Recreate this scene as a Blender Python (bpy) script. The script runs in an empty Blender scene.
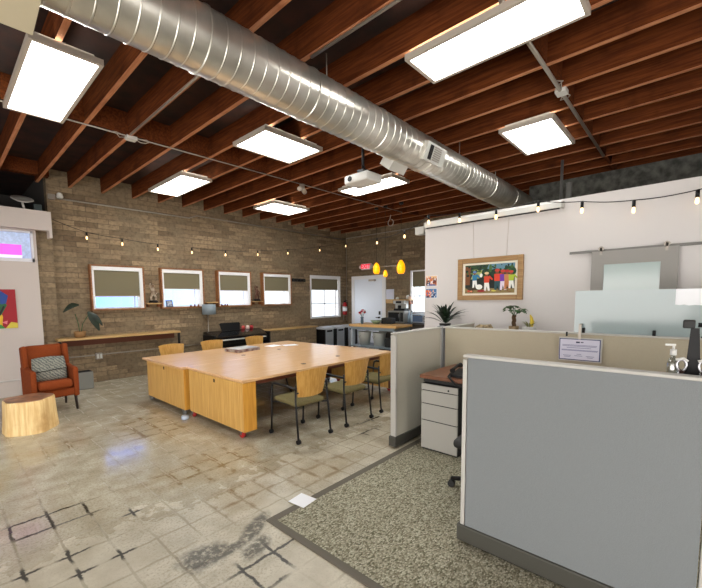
import bpy, bmesh, math, random
from mathutils import Vector, Matrix, Euler
random.seed(7)
SC = bpy.context.scene
COL = SC.collection
PI = math.pi

# ------------------------------------------------------------------ materials
def lin(c):
    return tuple(((v/255)/12.92 if v/255 <= .04045 else (((v/255)+.055)/1.055)**2.4) for v in c) + (1,)
MC = {}
def mat(name, rgb, rough=.6, metal=0, spec=.5, noise=0, nscale=8, emit=None, estr=0, bump=0, bscale=60, stretch=None, rgb2=None, coat=0):
    if name in MC: return MC[name]
    m = bpy.data.materials.new(name); m.use_nodes = True
    nt = m.node_tree; b = nt.nodes['Principled BSDF']
    b.inputs['Base Color'].default_value = lin(rgb)
    b.inputs['Roughness'].default_value = rough
    b.inputs['Metallic'].default_value = metal
    b.inputs['Specular IOR Level'].default_value = spec
    if coat: b.inputs['Coat Weight'].default_value = coat
    if emit:
        b.inputs['Emission Color'].default_value = lin(emit); b.inputs['Emission Strength'].default_value = estr
    if noise or bump or rgb2:
        tc = nt.nodes.new('ShaderNodeTexCoord'); mp = nt.nodes.new('ShaderNodeMapping')
        if stretch: mp.inputs['Scale'].default_value = stretch
        nt.links.new(tc.outputs['Object'], mp.inputs['Vector'])
    if noise or rgb2:
        n = nt.nodes.new('ShaderNodeTexNoise'); n.inputs['Scale'].default_value = nscale; n.inputs['Detail'].default_value = 5
        nt.links.new(mp.outputs[0], n.inputs['Vector'])
        r = nt.nodes.new('ShaderNodeValToRGB')
        c2 = rgb2 or tuple(max(0, v*(1-noise)) for v in rgb)
        c1 = rgb if rgb2 else tuple(min(255, v*(1+noise*.6)) for v in rgb)
        r.color_ramp.elements[0].position = .35; r.color_ramp.elements[1].position = .65
        r.color_ramp.elements[0].color = lin(c2); r.color_ramp.elements[1].color = lin(c1)
        nt.links.new(n.outputs['Fac'], r.inputs[0]); nt.links.new(r.outputs[0], b.inputs['Base Color'])
    if bump:
        n2 = nt.nodes.new('ShaderNodeTexNoise'); n2.inputs['Scale'].default_value = bscale; n2.inputs['Detail'].default_value = 3
        nt.links.new(mp.outputs[0], n2.inputs['Vector'])
        bp = nt.nodes.new('ShaderNodeBump'); bp.inputs['Strength'].default_value = bump; bp.inputs['Distance'].default_value = .01
        nt.links.new(n2.outputs['Fac'], bp.inputs['Height']); nt.links.new(bp.outputs[0], b.inputs['Normal'])
    MC[name] = m
    return m

class G:
    """small node helper"""
    def __init__(s, name):
        s.m = bpy.data.materials.new(name); s.m.use_nodes = True; s.nt = s.m.node_tree; s.b = s.nt.nodes['Principled BSDF']
    def n(s, t, **kw):
        x = s.nt.nodes.new(t)
        for k, v in kw.items(): setattr(x, k, v)
        return x
    def l(s, a, b): s.nt.links.new(a, b)
    def math(s, op, a, b=None, c=None, clamp=False):
        x = s.n('ShaderNodeMath', operation=op); x.use_clamp = clamp
        for i, v in enumerate((a, b, c)):
            if v is None: continue
            if isinstance(v, (int, float)): x.inputs[i].default_value = v
            else: s.l(v, x.inputs[i])
        return x.outputs[0]
    def mix(s, f, a, b):
        x = s.n('ShaderNodeMix', data_type='RGBA')
        if isinstance(f, (int, float)): x.inputs[0].default_value = f
        else: s.l(f, x.inputs[0])
        for i, v in ((6, a), (7, b)):
            if isinstance(v, tuple): x.inputs[i].default_value = v
            else: s.l(v, x.inputs[i])
        return x.outputs[2]
    def noise(s, vec, scale, detail=4, rough=.5):
        x = s.n('ShaderNodeTexNoise'); x.inputs['Scale'].default_value = scale; x.inputs['Detail'].default_value = detail
        x.inputs['Roughness'].default_value = rough
        if vec is not None: s.l(vec, x.inputs['Vector'])
        return x.outputs['Fac']
    def ramp(s, f, stops):
        r = s.n('ShaderNodeValToRGB'); e = r.color_ramp.elements
        while len(e) < len(stops): e.new(.5)
        for i, (p, c) in enumerate(stops): e[i].position = p; e[i].color = c if len(c) == 4 else lin(c)
        s.l(f, r.inputs[0]); return r.outputs[0]
    def step(s, f, lo, hi):
        x = s.n('ShaderNodeMapRange'); x.clamp = True; x.interpolation_type = 'SMOOTHSTEP'
        s.l(f, x.inputs[0]); x.inputs[1].default_value = lo; x.inputs[2].default_value = hi
        return x.outputs[0]

def brick_mat(name, ax):
    g = G(name); tc = g.n('ShaderNodeTexCoord'); sp = g.n('ShaderNodeSeparateXYZ'); g.l(tc.outputs['Object'], sp.inputs[0])
    cb = g.n('ShaderNodeCombineXYZ'); g.l(sp.outputs[ax], cb.inputs[0]); g.l(sp.outputs[2], cb.inputs[1])
    br = g.n('ShaderNodeTexBrick'); br.offset = .5
    br.inputs['Scale'].default_value = 1; br.inputs['Brick Width'].default_value = .42; br.inputs['Row Height'].default_value = .105
    br.inputs['Mortar Size'].default_value = .006; br.inputs['Mortar Smooth'].default_value = .4; br.inputs['Bias'].default_value = 0
    br.inputs['Color1'].default_value = lin((166, 143, 112)); br.inputs['Color2'].default_value = lin((112, 93, 70)); br.inputs['Mortar'].default_value = lin((92, 79, 62))
    g.l(cb.outputs[0], br.inputs['Vector'])
    n1 = g.noise(cb.outputs[0], 1.1, 5, .65); n2 = g.noise(cb.outputs[0], 14, 5, .6)
    c = g.mix(g.step(n1, .35, .7), br.outputs['Color'], lin((132, 116, 92)))
    c = g.mix(g.math('MULTIPLY', g.step(n2, .42, .72), .55), c, lin((78, 65, 48)))
    n3 = g.noise(cb.outputs[0], 2.3, 6, .7)
    c = g.mix(g.math('MULTIPLY', g.step(n3, .72, .8), .6), c, lin((190, 180, 160)))
    g.l(c, g.b.inputs['Base Color']); g.b.inputs['Roughness'].default_value = .85
    h = g.math('ADD', g.math('MULTIPLY', br.outputs['Fac'], -1.0), g.math('MULTIPLY', n2, .5))
    bp = g.n('ShaderNodeBump'); bp.inputs['Strength'].default_value = .6; bp.inputs['Distance'].default_value = .012
    g.l(h, bp.inputs['Height']); g.l(bp.outputs[0], g.b.inputs['Normal'])
    return g.m

def floor_mat():
    g = G('polished_concrete'); tc = g.n('ShaderNodeTexCoord'); P = tc.outputs['Object']
    sp = g.n('ShaderNodeSeparateXYZ'); g.l(P, sp.inputs[0]); X, Y = sp.outputs[0], sp.outputs[1]
    big = g.noise(P, .8, 5, .6); med = g.noise(P, 4.5, 6, .6); fine = g.noise(P, 55, 4, .7)
    base = g.ramp(med, [(.3, (164, 154, 132)), (.52, (188, 180, 160)), (.75, (210, 204, 186))])
    base = g.mix(g.math('MULTIPLY', g.step(big, .4, .65), .5), base, lin((163, 156, 140)))
    base = g.mix(g.math('MULTIPLY', g.step(fine, .46, .66), .5), base, lin((124, 112, 86)))
    # ghost grid of old 9.5 in tiles
    T = .244
    wob = g.math('MULTIPLY', g.math('SUBTRACT', g.noise(P, 9, 3), .5), .035)
    def dist(v, off):
        a = g.math('ADD', g.math('ADD', v, wob), off)
        f = g.math('FRACT', g.math('DIVIDE', a, T))
        return g.math('MULTIPLY', g.math('ABSOLUTE', g.math('SUBTRACT', f, .5)), T)   # T/2 at a joint
    dx = dist(X, .218 + T); dy = dist(Y, -.02 + 5*T)
    d = g.math('MAXIMUM', dx, dy)                         # .122 at the joints
    def joint(w): return g.step(d, T/2 - w, T/2 - w*.45)
    thin, wide = joint(.012), joint(.034)
    patch = g.step(g.noise(P, 1.7, 4, .6), .38, .58)
    vis = g.math('MULTIPLY', g.math('MULTIPLY', thin, g.math('ADD', .1, g.math('MULTIPLY', patch, .9))), .45)
    c = g.mix(vis, base, lin((112, 98, 70)))
    def spot(x, y, rx, ry, ang=0, soft=.5):
        ca, sa = math.cos(ang), math.sin(ang)
        u = g.math('SUBTRACT', X, x); v = g.math('SUBTRACT', Y, y)
        a = g.math('DIVIDE', g.math('ADD', g.math('MULTIPLY', u, ca), g.math('MULTIPLY', v, sa)), rx)
        b = g.math('DIVIDE', g.math('ADD', g.math('MULTIPLY', u, -sa), g.math('MULTIPLY', v, ca)), ry)
        r = g.math('SQRT', g.math('ADD', g.math('MULTIPLY', a, a), g.math('MULTIPLY', b, b)))
        r = g.math('ADD', r, g.math('MULTIPLY', g.math('SUBTRACT', med, .5), 1.1))
        return g.math('SUBTRACT', 1.0, g.step(r, 1-soft, 1.0))
    def acc(lst):
        o = None
        for s_ in lst:
            k = spot(*s_); o = k if o is None else g.math('MAXIMUM', o, k)
        return o
    # brownish worn joints
    brown = acc([(1.9, 3.55, .75, .45), (1.95, 5.2, .5, .9), (2.35, 3.0, .5, .3), (1.75, 2.75, .4, .3), (2.6, 2.6, .7, .25), (.9, 5.3, .5, .25)])
    c = g.mix(g.math('MULTIPLY', g.math('MULTIPLY', g.math('MULTIPLY', brown, wide), g.step(g.noise(P, 7, 5, .7), .38, .6)), .7), c, lin((112, 86, 46)))
    c = g.mix(g.math('MULTIPLY', brown, .18), c, lin((150, 122, 70)))
    pale = acc([(1.95, 2.42, .3, .2), (1.55, 1.6, .5, .35), (.5, 2.6, .5, .6)])
    c = g.mix(g.math('MULTIPLY', g.math('MULTIPLY', pale, g.step(fine, .35, .6)), .4), c, lin((205, 198, 178)))
    # black stained joints
    rag = g.math('MULTIPLY', g.math('SUBTRACT', g.noise(P, 38, 4, .7), .5), .03)
    joint_b = g.step(g.math('ADD', d, rag), T/2-.016, T/2-.006)
    blk = acc([(.5, 3.56, .5, .22, .0), (.53, 2.95, .12, .12), (.78, 2.72, .1, .1), (.28, 2.95, .1, .1), (.54, 2.7, .1, .1), (1.0, 3.2, .1, .1), (1.4, 1.92, .42, .24, .25), (4.2, 3.2, .3, .1), (3.75, 2.9, .3, .08)])
    c = g.mix(g.math('MULTIPLY', g.math('MULTIPLY', blk, joint_b), .95), c, lin((34, 31, 24)))
    gray = acc([(1.14, 2.27, .22, .17, -.3), (1.30, 2.21, .2, .06, .1), (1.55, 2.28, .3, .08, .5), (1.45, 2.1, .2, .1, .3)])
    c = g.mix(g.math('MULTIPLY', g.math('MULTIPLY', gray, g.step(g.noise(P, 24, 4, .7), .3, .55)), .88), c, lin((62, 58, 48)))
    g.l(c, g.b.inputs['Base Color'])
    worn = g.math('SUBTRACT', 1.0, g.step(g.math('ADD', Y, g.math('MULTIPLY', g.math('SUBTRACT', big, .5), 1.2)), 2.5, 3.7))
    rg = g.math('ADD', g.math('ADD', .08, g.math('MULTIPLY', worn, .26)), g.math('MULTIPLY', g.math('ADD', g.math('MULTIPLY', vis, .5), g.math('MULTIPLY', g.step(med, .35, .8), .14)), 1.0))
    g.l(rg, g.b.inputs['Roughness']); g.b.inputs['Specular IOR Level'].default_value = .5
    g.b.inputs['Coat Weight'].default_value = 0; g.b.inputs['Coat Roughness'].default_value = .05
    bp = g.n('ShaderNodeBump'); bp.inputs['Strength'].default_value = .12; bp.inputs['Distance'].default_value = .01
    g.l(g.math('SUBTRACT', med, g.math('MULTIPLY', vis, .6)), bp.inputs['Height']); g.l(bp.outputs[0], g.b.inputs['Normal'])
    return g.m

def carpet_mat():
    g = G('flecked_carpet'); tc = g.n('ShaderNodeTexCoord'); mp = g.n('ShaderNodeMapping'); mp.inputs['Scale'].default_value = (1, 1.7, 1)
    mp.inputs['Rotation'].default_value = (0, 0, .5)
    g.l(tc.outputs['Object'], mp.inputs[0]); P = mp.outputs[0]
    vo = g.n('ShaderNodeTexVoronoi'); vo.inputs['Scale'].default_value = 62; g.l(P, vo.inputs['Vector'])
    sp = g.n('ShaderNodeSeparateXYZ'); g.l(vo.outputs['Color'], sp.inputs[0])
    c = g.ramp(sp.outputs[0], [(0, (102, 99, 80)), (.22, (136, 132, 112)), (.5, (164, 159, 138)), (.8, (182, 178, 157)), (1, (196, 192, 172))])
    c = g.mix(g.math('MULTIPLY', g.step(vo.outputs['Distance'], .35, .8), .5), c, lin((90, 82, 64)))
    g.l(c, g.b.inputs['Base Color']); g.b.inputs['Roughness'].default_value = .95; g.b.inputs['Specular IOR Level'].default_value = .1
    bp = g.n('ShaderNodeBump'); bp.inputs['Strength'].default_value = .5; bp.inputs['Distance'].default_value = .01
    g.l(g.math('SUBTRACT', 1, vo.outputs['Distance']), bp.inputs['Height']); g.l(bp.outputs[0], g.b.inputs['Normal'])
    return g.m

def wood_mat(name, c1, c2, axis, rough=.45, scale=3, dark=None, spec=.5):
    """grain running along the given axis"""
    g = G(name); tc = g.n('ShaderNodeTexCoord'); mp = g.n('ShaderNodeMapping')
    s = [14, 14, 14]; s[axis] = .8; mp.inputs['Scale'].default_value = s
    g.l(tc.outputs['Object'], mp.inputs[0])
    n = g.noise(mp.outputs[0], scale, 5, .6)
    n0 = g.noise(tc.outputs['Object'], 2.2, 4, .6)
    c = g.mix(g.step(n, .34, .68), lin(c2), lin(c1))
    if dark:
        c = g.mix(g.math('MULTIPLY', g.step(n0, .5, .75), .8), c, lin(dark))
    g.l(c, g.b.inputs['Base Color']); g.b.inputs['Roughness'].default_value = rough; g.b.inputs['Specular IOR Level'].default_value = spec
    return g.m

def fabric_mat(name, c1, c2, scale=180):
    g = G(name); tc = g.n('ShaderNodeTexCoord')
    mp = g.n('ShaderNodeMapping'); mp.inputs['Scale'].default_value = (1, 1, 1.6); g.l(tc.outputs['Object'], mp.inputs[0])
    n = g.noise(mp.outputs[0], scale, 3, .7)
    n2 = g.noise(tc.outputs['Object'], 3, 3)
    c = g.mix(g.step(n, .3, .7), lin(c2), lin(c1))
    g.l(c, g.b.inputs['Base Color']); g.b.inputs['Roughness'].default_value = .92; g.b.inputs['Specular IOR Level'].default_value = .15
    bp = g.n('ShaderNodeBump'); bp.inputs['Strength'].default_value = .25; bp.inputs['Distance'].default_value = .004
    g.l(n, bp.inputs['Height']); g.l(bp.outputs[0], g.b.inputs['Normal'])
    return g.m

def pattern_mat(name, c1, c2):
    g = G(name); tc = g.n('ShaderNodeTexCoord'); mp = g.n('ShaderNodeMapping'); mp.inputs['Rotation'].default_value = (0, .78, .3)
    g.l(tc.outputs['Object'], mp.inputs[0])
    w = g.n('ShaderNodeTexWave'); w.inputs['Scale'].default_value = 9; w.inputs['Distortion'].default_value = 5; w.inputs['Detail Scale'].default_value = 3
    g.l(mp.outputs[0], w.inputs[0])
    c = g.mix(w.outputs['Fac'], lin(c2), lin(c1)); g.l(c, g.b.inputs['Base Color']); g.b.inputs['Roughness'].default_value = .95
    return g.m

def glass_mat(name, tint=(255, 255, 255), rough=.02, refl=.08):
    g = G(name); nt = g.nt; out = nt.nodes['Material Output']
    tr = g.n('ShaderNodeBsdfTransparent'); tr.inputs[0].default_value = lin(tint)
    gl = g.n('ShaderNodeBsdfGlossy'); gl.inputs['Roughness'].default_value = rough
    mx = g.n('ShaderNodeMixShader'); mx.inputs[0].default_value = refl
    g.l(tr.outputs[0], mx.inputs[1]); g.l(gl.outputs[0], mx.inputs[2]); g.l(mx.outputs[0], out.inputs['Surface'])
    return g.m

def frosted_mat(name, tint):
    g = G(name); nt = g.nt; out = nt.nodes['Material Output']
    df = g.n('ShaderNodeBsdfDiffuse'); df.inputs[0].default_value = lin(tint)
    tl = g.n('ShaderNodeBsdfTranslucent'); tl.inputs[0].default_value = lin(tint)
    tr = g.n('ShaderNodeBsdfTransparent'); tr.inputs[0].default_value = lin(tint)
    gl = g.n('ShaderNodeBsdfGlossy'); gl.inputs['Roughness'].default_value = .12
    a = g.n('ShaderNodeMixShader'); a.inputs[0].default_value = .5; g.l(df.outputs[0], a.inputs[1]); g.l(tl.outputs[0], a.inputs[2])
    b = g.n('ShaderNodeMixShader'); b.inputs[0].default_value = .16; g.l(a.outputs[0], b.inputs[1]); g.l(tr.outputs[0], b.inputs[2])
    c = g.n('ShaderNodeMixShader'); c.inputs[0].default_value = .06; g.l(b.outputs[0], c.inputs[1]); g.l(gl.outputs[0], c.inputs[2])
    g.l(c.outputs[0], out.inputs['Surface'])
    return g.m

# ------------------------------------------------------------------ mesh builder
class MB:
    def __init__(s): s.bm = bmesh.new(); s.mi = 0
    def _t(s, verts, M):
        for v in verts: v.co = M @ v.co
    def box(s, c, size, rot=None, bevel=0, seg=2, mi=None):
        b = bmesh.new(); bmesh.ops.create_cube(b, size=1)
        for v in b.verts: v.co = Vector((v.co.x*size[0], v.co.y*size[1], v.co.z*size[2]))
        if bevel: bmesh.ops.bevel(b, geom=b.edges[:], offset=min(bevel, min(size)*.49), segments=seg, profile=.5, affect='EDGES')
        M = Matrix.Translation(c)
        if rot: M = M @ Euler(rot).to_matrix().to_4x4()
        s._merge(b, M, mi); return s
    def span(s, a, b, bevel=0, mi=None, seg=2):
        return s.box([(a[i]+b[i])/2 for i in range(3)], [abs(b[i]-a[i]) for i in range(3)], None, bevel, seg, mi)
    def _merge(s, b, M, mi=None):
        mi = s.mi if mi is None else mi
        vm = {}
        for v in b.verts: vm[v] = s.bm.verts.new(M @ v.co)
        for f in b.faces:
            try:
                nf = s.bm.faces.new([vm[v] for v in f.verts]); nf.material_index = mi; nf.smooth = f.smooth
            except ValueError: pass
        b.free()
    def tube(s, pts, r, n=10, mi=None, closed=False, cap=True):
        pts = [Vector(p) for p in pts]; mi = s.mi if mi is None else mi
        rr = r if isinstance(r, (list, tuple)) else [r]*len(pts)
        rings = []; up = None
        N = len(pts)
        for i, p in enumerate(pts):
            if closed: t = pts[(i+1) % N]-pts[i-1]
            else: t = pts[min(i+1, N-1)]-pts[max(i-1, 0)]
            t.normalize()
            if up is None:
                up = Vector((0, 0, 1)) if abs(t.z) < .9 else Vector((1, 0, 0))
            a = t.cross(up).normalized(); up2 = a.cross(t).normalized(); up = up2
            rings.append([s.bm.verts.new(p+(a*math.cos(2*PI*k/n)+up2*math.sin(2*PI*k/n))*rr[i]) for k in range(n)])
        for i in range(N if closed else N-1):
            A, B = rings[i], rings[(i+1) % N]
            for k in range(n):
                f = s.bm.faces.new((A[k], A[(k+1) % n], B[(k+1) % n], B[k])); f.smooth = True; f.material_index = mi
        if cap and not closed:
            for R_ in (rings[0][::-1], rings[-1]):
                f = s.bm.faces.new(R_); f.material_index = mi
        return s
    def cyl(s, a, b, r, n=14, mi=None): return s.tube([a, b], r, n, mi)
    def lathe(s, prof, c=(0, 0, 0), n=20, mi=None, M=None, smooth=True):
        mi = s.mi if mi is None else mi; M = M or Matrix.Identity(4); c = Vector(c); rings = []
        for r, z in prof:
            if r < 1e-5: rings.append([s.bm.verts.new(c+(M @ Vector((0, 0, z))))])
            else: rings.append([s.bm.verts.new(c+(M @ Vector((r*math.cos(2*PI*k/n), r*math.sin(2*PI*k/n), z)))) for k in range(n)])
        for A, B in zip(rings, rings[1:]):
            for k in range(n):
                if len(A) == 1 and len(B) == 1: continue
                if len(A) == 1: q = (A[0], B[(k+1) % n], B[k])
                elif len(B) == 1: q = (A[k], A[(k+1) % n], B[0])
                else: q = (A[k], A[(k+1) % n], B[(k+1) % n], B[k])
                f = s.bm.faces.new(q); f.smooth = smooth; f.material_index = mi
        for R_, rev in ((rings[0], True), (rings[-1], False)):
            if len(R_) > 1:
                f = s.bm.faces.new(R_[::-1] if rev else R_); f.material_index = mi
        return s
    def prism(s, poly, d, M=None, mi=None):
        """polygon in local xy extruded by d along z"""
        mi = s.mi if mi is None else mi; M = M or Matrix.Identity(4)
        A = [s.bm.verts.new(M @ Vector((x, y, 0))) for x, y in poly]; B = [s.bm.verts.new(M @ Vector((x, y, d))) for x, y in poly]
        fs = [s.bm.faces.new(A[::-1]), s.bm.faces.new(B)]
        n = len(poly)
        for k in range(n): fs.append(s.bm.faces.new((A[k], A[(k+1) % n], B[(k+1) % n], B[k])))
        for f in fs: f.material_index = mi
        return s
    def poly(s, pts, mi=None):
        f = s.bm.faces.new([s.bm.verts.new(p) for p in pts]); f.material_index = s.mi if mi is None else mi; return s
    def leaf(s, base, tip, w, droop=.1, n=5, mi=None, side=None):
        base, tip = Vector(base), Vector(tip); d = tip-base
        sd = side or d.cross(Vector((0, 0, 1)))
        if sd.length < 1e-4: sd = Vector((1, 0, 0))
        sd = sd.normalized(); prev = None; mi = s.mi if mi is None else mi
        nrm = sd.cross(d).normalized()
        for i in range(n+1):
            t = i/n; p = base+d*t+Vector((0, 0, droop*math.sin(PI*t)))
            ww = w*math.sin(PI*min(.96, .06+t*.92))**.8
            row = [s.bm.verts.new(p-sd*ww), s.bm.verts.new(p-nrm*ww*.25), s.bm.verts.new(p+sd*ww)]
            if prev:
                for k in (0, 1):
                    f = s.bm.faces.new((prev[k], prev[k+1], row[k+1], row[k])); f.smooth = True; f.material_index = mi
            prev = row
        return s
    def build(s, name, mats, parent=None, loc=None, smooth=None, recalc=True):
        if recalc: bmesh.ops.recalc_face_normals(s.bm, faces=s.bm.faces[:])
        me = bpy.data.meshes.new(name)
        if smooth is not None:
            for f in s.bm.faces: f.smooth = True
        s.bm.to_mesh(me); s.bm.free()
        if smooth is not None: me.set_sharp_from_angle(angle=math.radians(smooth))
        for m in (mats if isinstance(mats, (list, tuple)) else [mats]): me.materials.append(m)
        o = bpy.data.objects.new(name, me); COL.objects.link(o)
        if parent: o.parent = parent
        if loc: o.location = loc
        return o

def thing(name, label, cat, loc=(0, 0, 0), rz=0, group=None):
    o = bpy.data.objects.new(name, None); COL.objects.link(o); o.empty_display_size = .1
    o.location = loc; o.rotation_euler = (0, 0, rz)
    o['label'] = label; o['category'] = cat
    if group: o['group'] = group
    return o
def tag(o, label, cat, group=None):
    o['label'] = label; o['category'] = cat
    if group: o['group'] = group
    return o
def struct(o): o['kind'] = 'structure'; return o
def dup(root, loc, rz=None, label=None, group=None):
    r = root.copy(); COL.objects.link(r); r.location = loc
    if rz is not None: r.rotation_euler = (0, 0, rz)
    if label: r['label'] = label
    if group: r['group'] = group
    def rec(src, dst):
        for ch in list(src.children):
            c = ch.copy(); COL.objects.link(c); c.parent = dst; rec(ch, c)
    rec(root, r); return r

# ------------------------------------------------------------------ palette
M_brickX = brick_mat('slump_block_window_wall', 0); M_brickY = brick_mat('slump_block_end_wall', 1)
M_floor = floor_mat(); M_carpet = carpet_mat()
M_white = mat('white_wall_paint', (210, 206, 204), .8, bump=.05, bscale=200)
M_whiteL = mat('warm_white_wall_paint', (204, 194, 188), .8)
M_joist = wood_mat('joist_timber', (108, 56, 24), (78, 36, 14), 1, .8, 3, (60, 26, 9), .12)
M_jedge = wood_mat('pale_joist_edge', (196, 138, 100), (168, 108, 72), 1, .7, 3, (140, 84, 54), .2)  # joist undersides, paler than the sides
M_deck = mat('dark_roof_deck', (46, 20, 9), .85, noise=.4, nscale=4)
M_dark = mat('dark_void', (18, 14, 12), .9)
M_galv = mat('galvanised_steel', (220, 217, 208), .3, .8, rgb2=(188, 185, 175), nscale=3)
M_galv2 = mat('pale_sheet_metal', (205, 204, 196), .4, .35)
M_cond = mat('conduit_metal', (165, 158, 148), .4, .6)
M_fix = mat('fixture_frame', (186, 176, 164), .5, .1)
M_diff = mat('light_diffuser', (235, 245, 243), .5, emit=(246, 246, 242), estr=9)
M_frameW = mat('white_window_frame', (238, 238, 240), .5)
M_trimB = mat('brown_window_wood', (120, 66, 34), .6, noise=.35, nscale=6)
M_casing = wood_mat('window_casing_wood', (158, 108, 66), (124, 74, 40), 0, .6)
M_trimT = mat('tan_window_wood', (172, 128, 82), .6)
M_blind = mat('olive_roller_blind', (120, 112, 88), .9)
M_glass = glass_mat('window_glass', (245, 250, 255))
M_ply = wood_mat('light_ply_vertical', (214, 172, 100), (194, 148, 76), 2, .4)
M_plye = wood_mat('amber_ply_edge', (214, 158, 66), (196, 136, 48), 2, .4)
M_plyX = wood_mat('light_ply_top', (222, 182, 138), (212, 168, 122), 0, .24)
M_plyback = wood_mat('chair_back_ply', (206, 160, 88), (186, 136, 62), 2, .4)
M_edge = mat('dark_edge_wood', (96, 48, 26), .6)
M_brownwood = wood_mat('brown_desk_laminate', (128, 78, 46), (104, 60, 34), 1, .35)
M_butcher = wood_mat('butcher_block', (222, 178, 116), (204, 156, 92), 1, .45)
M_shelfw = wood_mat('shelf_timber', (206, 172, 118), (184, 146, 92), 0, .5)
M_black = mat('black_metal', (22, 22, 24), .4, .3)
M_blackp = mat('black_plastic', (12, 12, 14), .5, spec=.3)
M_rubber = mat('dark_rubber', (30, 30, 30), .6)
M_olive = fabric_mat('olive_seat_fabric', (122, 113, 78), (96, 88, 58))
M_orange = fabric_mat('rust_orange_upholstery', (148, 72, 36), (116, 54, 24))
M_pillow = pattern_mat('grey_patterned_pillow', (146, 146, 134), (88, 93, 90))
M_legw = mat('dark_wood_leg', (38, 24, 18), .5)
M_greyfab = fabric_mat('grey_panel_fabric', (138, 142, 144), (110, 115, 117), 320)
M_beigefab = fabric_mat('beige_panel_fabric', (180, 172, 152), (164, 156, 136), 200)
M_beigefab2 = fabric_mat('pale_panel_fabric', (190, 186, 172), (176, 172, 156), 200)
M_ptrim = mat('panel_trim_grey', (182, 180, 174), .5)
M_pbase = mat('panel_base_charcoal', (66, 65, 58), .55)
M_ped = mat('pedestal_grey', (172, 170, 163), .5)
M_chrome = mat('chrome', (165, 165, 168), .25, 1)
M_red = mat('red_plastic', (170, 24, 26), .4)
M_greym = mat('grey_caster', (120, 120, 120), .4, .4)
M_paper = mat('white_paper', (240, 242, 246), .7)
M_frost = frosted_mat('frosted_acrylic', (190, 203, 204))
M_bulb = mat('warm_bulb', (255, 225, 180), .3, emit=(255, 206, 140), estr=1.5)
M_yellow = mat('amber_glass_shade', (250, 180, 20), .3, emit=(255, 160, 0), estr=.5)
M_green = mat('plant_leaf', (44, 82, 34), .5, noise=.35, nscale=12)
M_greend = mat('dark_plant_leaf', (26, 42, 26), .45, noise=.3, nscale=12)
M_terra = mat('tan_basket', (158, 120, 76), .8, bump=.6, bscale=60)
M_white2 = mat('white_plastic', (210, 210, 206), .45)
M_bluegr = mat('blue_grey_metal', (128, 140, 150), .5, .2)

# ================================================================== ROOM SHELL
JB = 4.0            # joist undersides
YB, XF, XW, YL = 9.1, 10.5, 5.9, 8.9
struct(MB().span((-4, -5, -.1), (10.9, 12.2, 0)).build('floor', M_floor))
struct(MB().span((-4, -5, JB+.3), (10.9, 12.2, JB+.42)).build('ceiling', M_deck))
# window wall with real openings
wins = [(2.31, 3.33, 1.56, 2.46), (3.765, 4.79, 1.56, 2.46), (5.245, 6.235, 1.56, 2.46), (6.70, 7.73, 1.56, 2.46), (8.70, 10.12, 1.08, 2.46)]
w = MB(); x = 1.66; T = .22
for a, b, c, d in wins:
    w.span((x, YB, 0), (a, YB+T, JB+.3)); w.span((a, YB, 0), (b, YB+T, c)); w.span((a, YB, d), (b, YB+T, JB+.3)); x = b
w.span((x, YB, 0), (10.72, YB+T, JB+.3))
struct(w.build('wall_back', M_brickX))
# brick pier left of it, standing forward
struct(MB().span((1.30, 8.99, 0), (1.68, 9.32, 3.42)).build('wall_pier', M_brickX))
# end wall with one window
fw = (4.9, 6.40, 1.22, 2.55)
w = MB(); w.span((XF, -5, 0), (XF+T, fw[0], JB+.3)); w.span((XF, fw[1], 0), (XF+T, YB, JB+.3))
w.span((XF, fw[0], 0), (XF+T, fw[1], fw[2])); w.span((XF, fw[0], fw[3]), (XF+T, fw[1], JB+.3))
struct(w.build('wall_end', M_brickY))
# left white wall with a window opening
lw = (.2, 1.36, 2.5, 3.03)
w = MB(); w.span((-4, YL, 0), (lw[0], YL+.12, 3.4)); w.span((lw[1], YL, 0), (1.41, YL+.12, 3.4))
w.span((lw[0], YL, 0), (lw[1], YL+.12, lw[2])); w.span((lw[0], YL, lw[3]), (lw[1], YL+.12, 3.4))
struct(w.build('wall_left', M_whiteL))
struct(MB().span((-4, YL-.14, 3.06), (1.60, YL, 3.41)).span((1.60, YL-.14, 2.93), (1.645, YL+.1, 3.41)).build('trim_1', M_whiteL))
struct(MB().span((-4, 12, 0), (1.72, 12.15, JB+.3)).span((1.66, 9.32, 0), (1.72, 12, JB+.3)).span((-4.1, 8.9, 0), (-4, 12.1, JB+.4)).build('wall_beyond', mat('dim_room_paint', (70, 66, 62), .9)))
# white partition wall on the right (does not reach the ceiling)
struct(MB().span((XW, -5, 0), (XW+.14, 3.33, 2.985)).build('wall_right', M_white))
struct(MB().span((8.9, -5, 3.55), (9.1, 2.6, JB)).build('trim_2', mat('grey_block_beam', (92, 92, 86), .9, noise=.3)))
# unseen walls behind the camera, added to keep daylight off the joists; open below
struct(MB().span((-4.15, -5, 2.35), (-4, YL, JB+.3)).span((-4.15, 5.2, 0), (-4, YL, 2.35)).build('wall_added_front', M_white))
struct(MB().span((-4.15, -5.15, 2.35), (10.7, -5, JB+.3)).span((3.0, -5.15, 0), (10.7, -5, 2.35)).build('wall_added_side', M_white))
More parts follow.
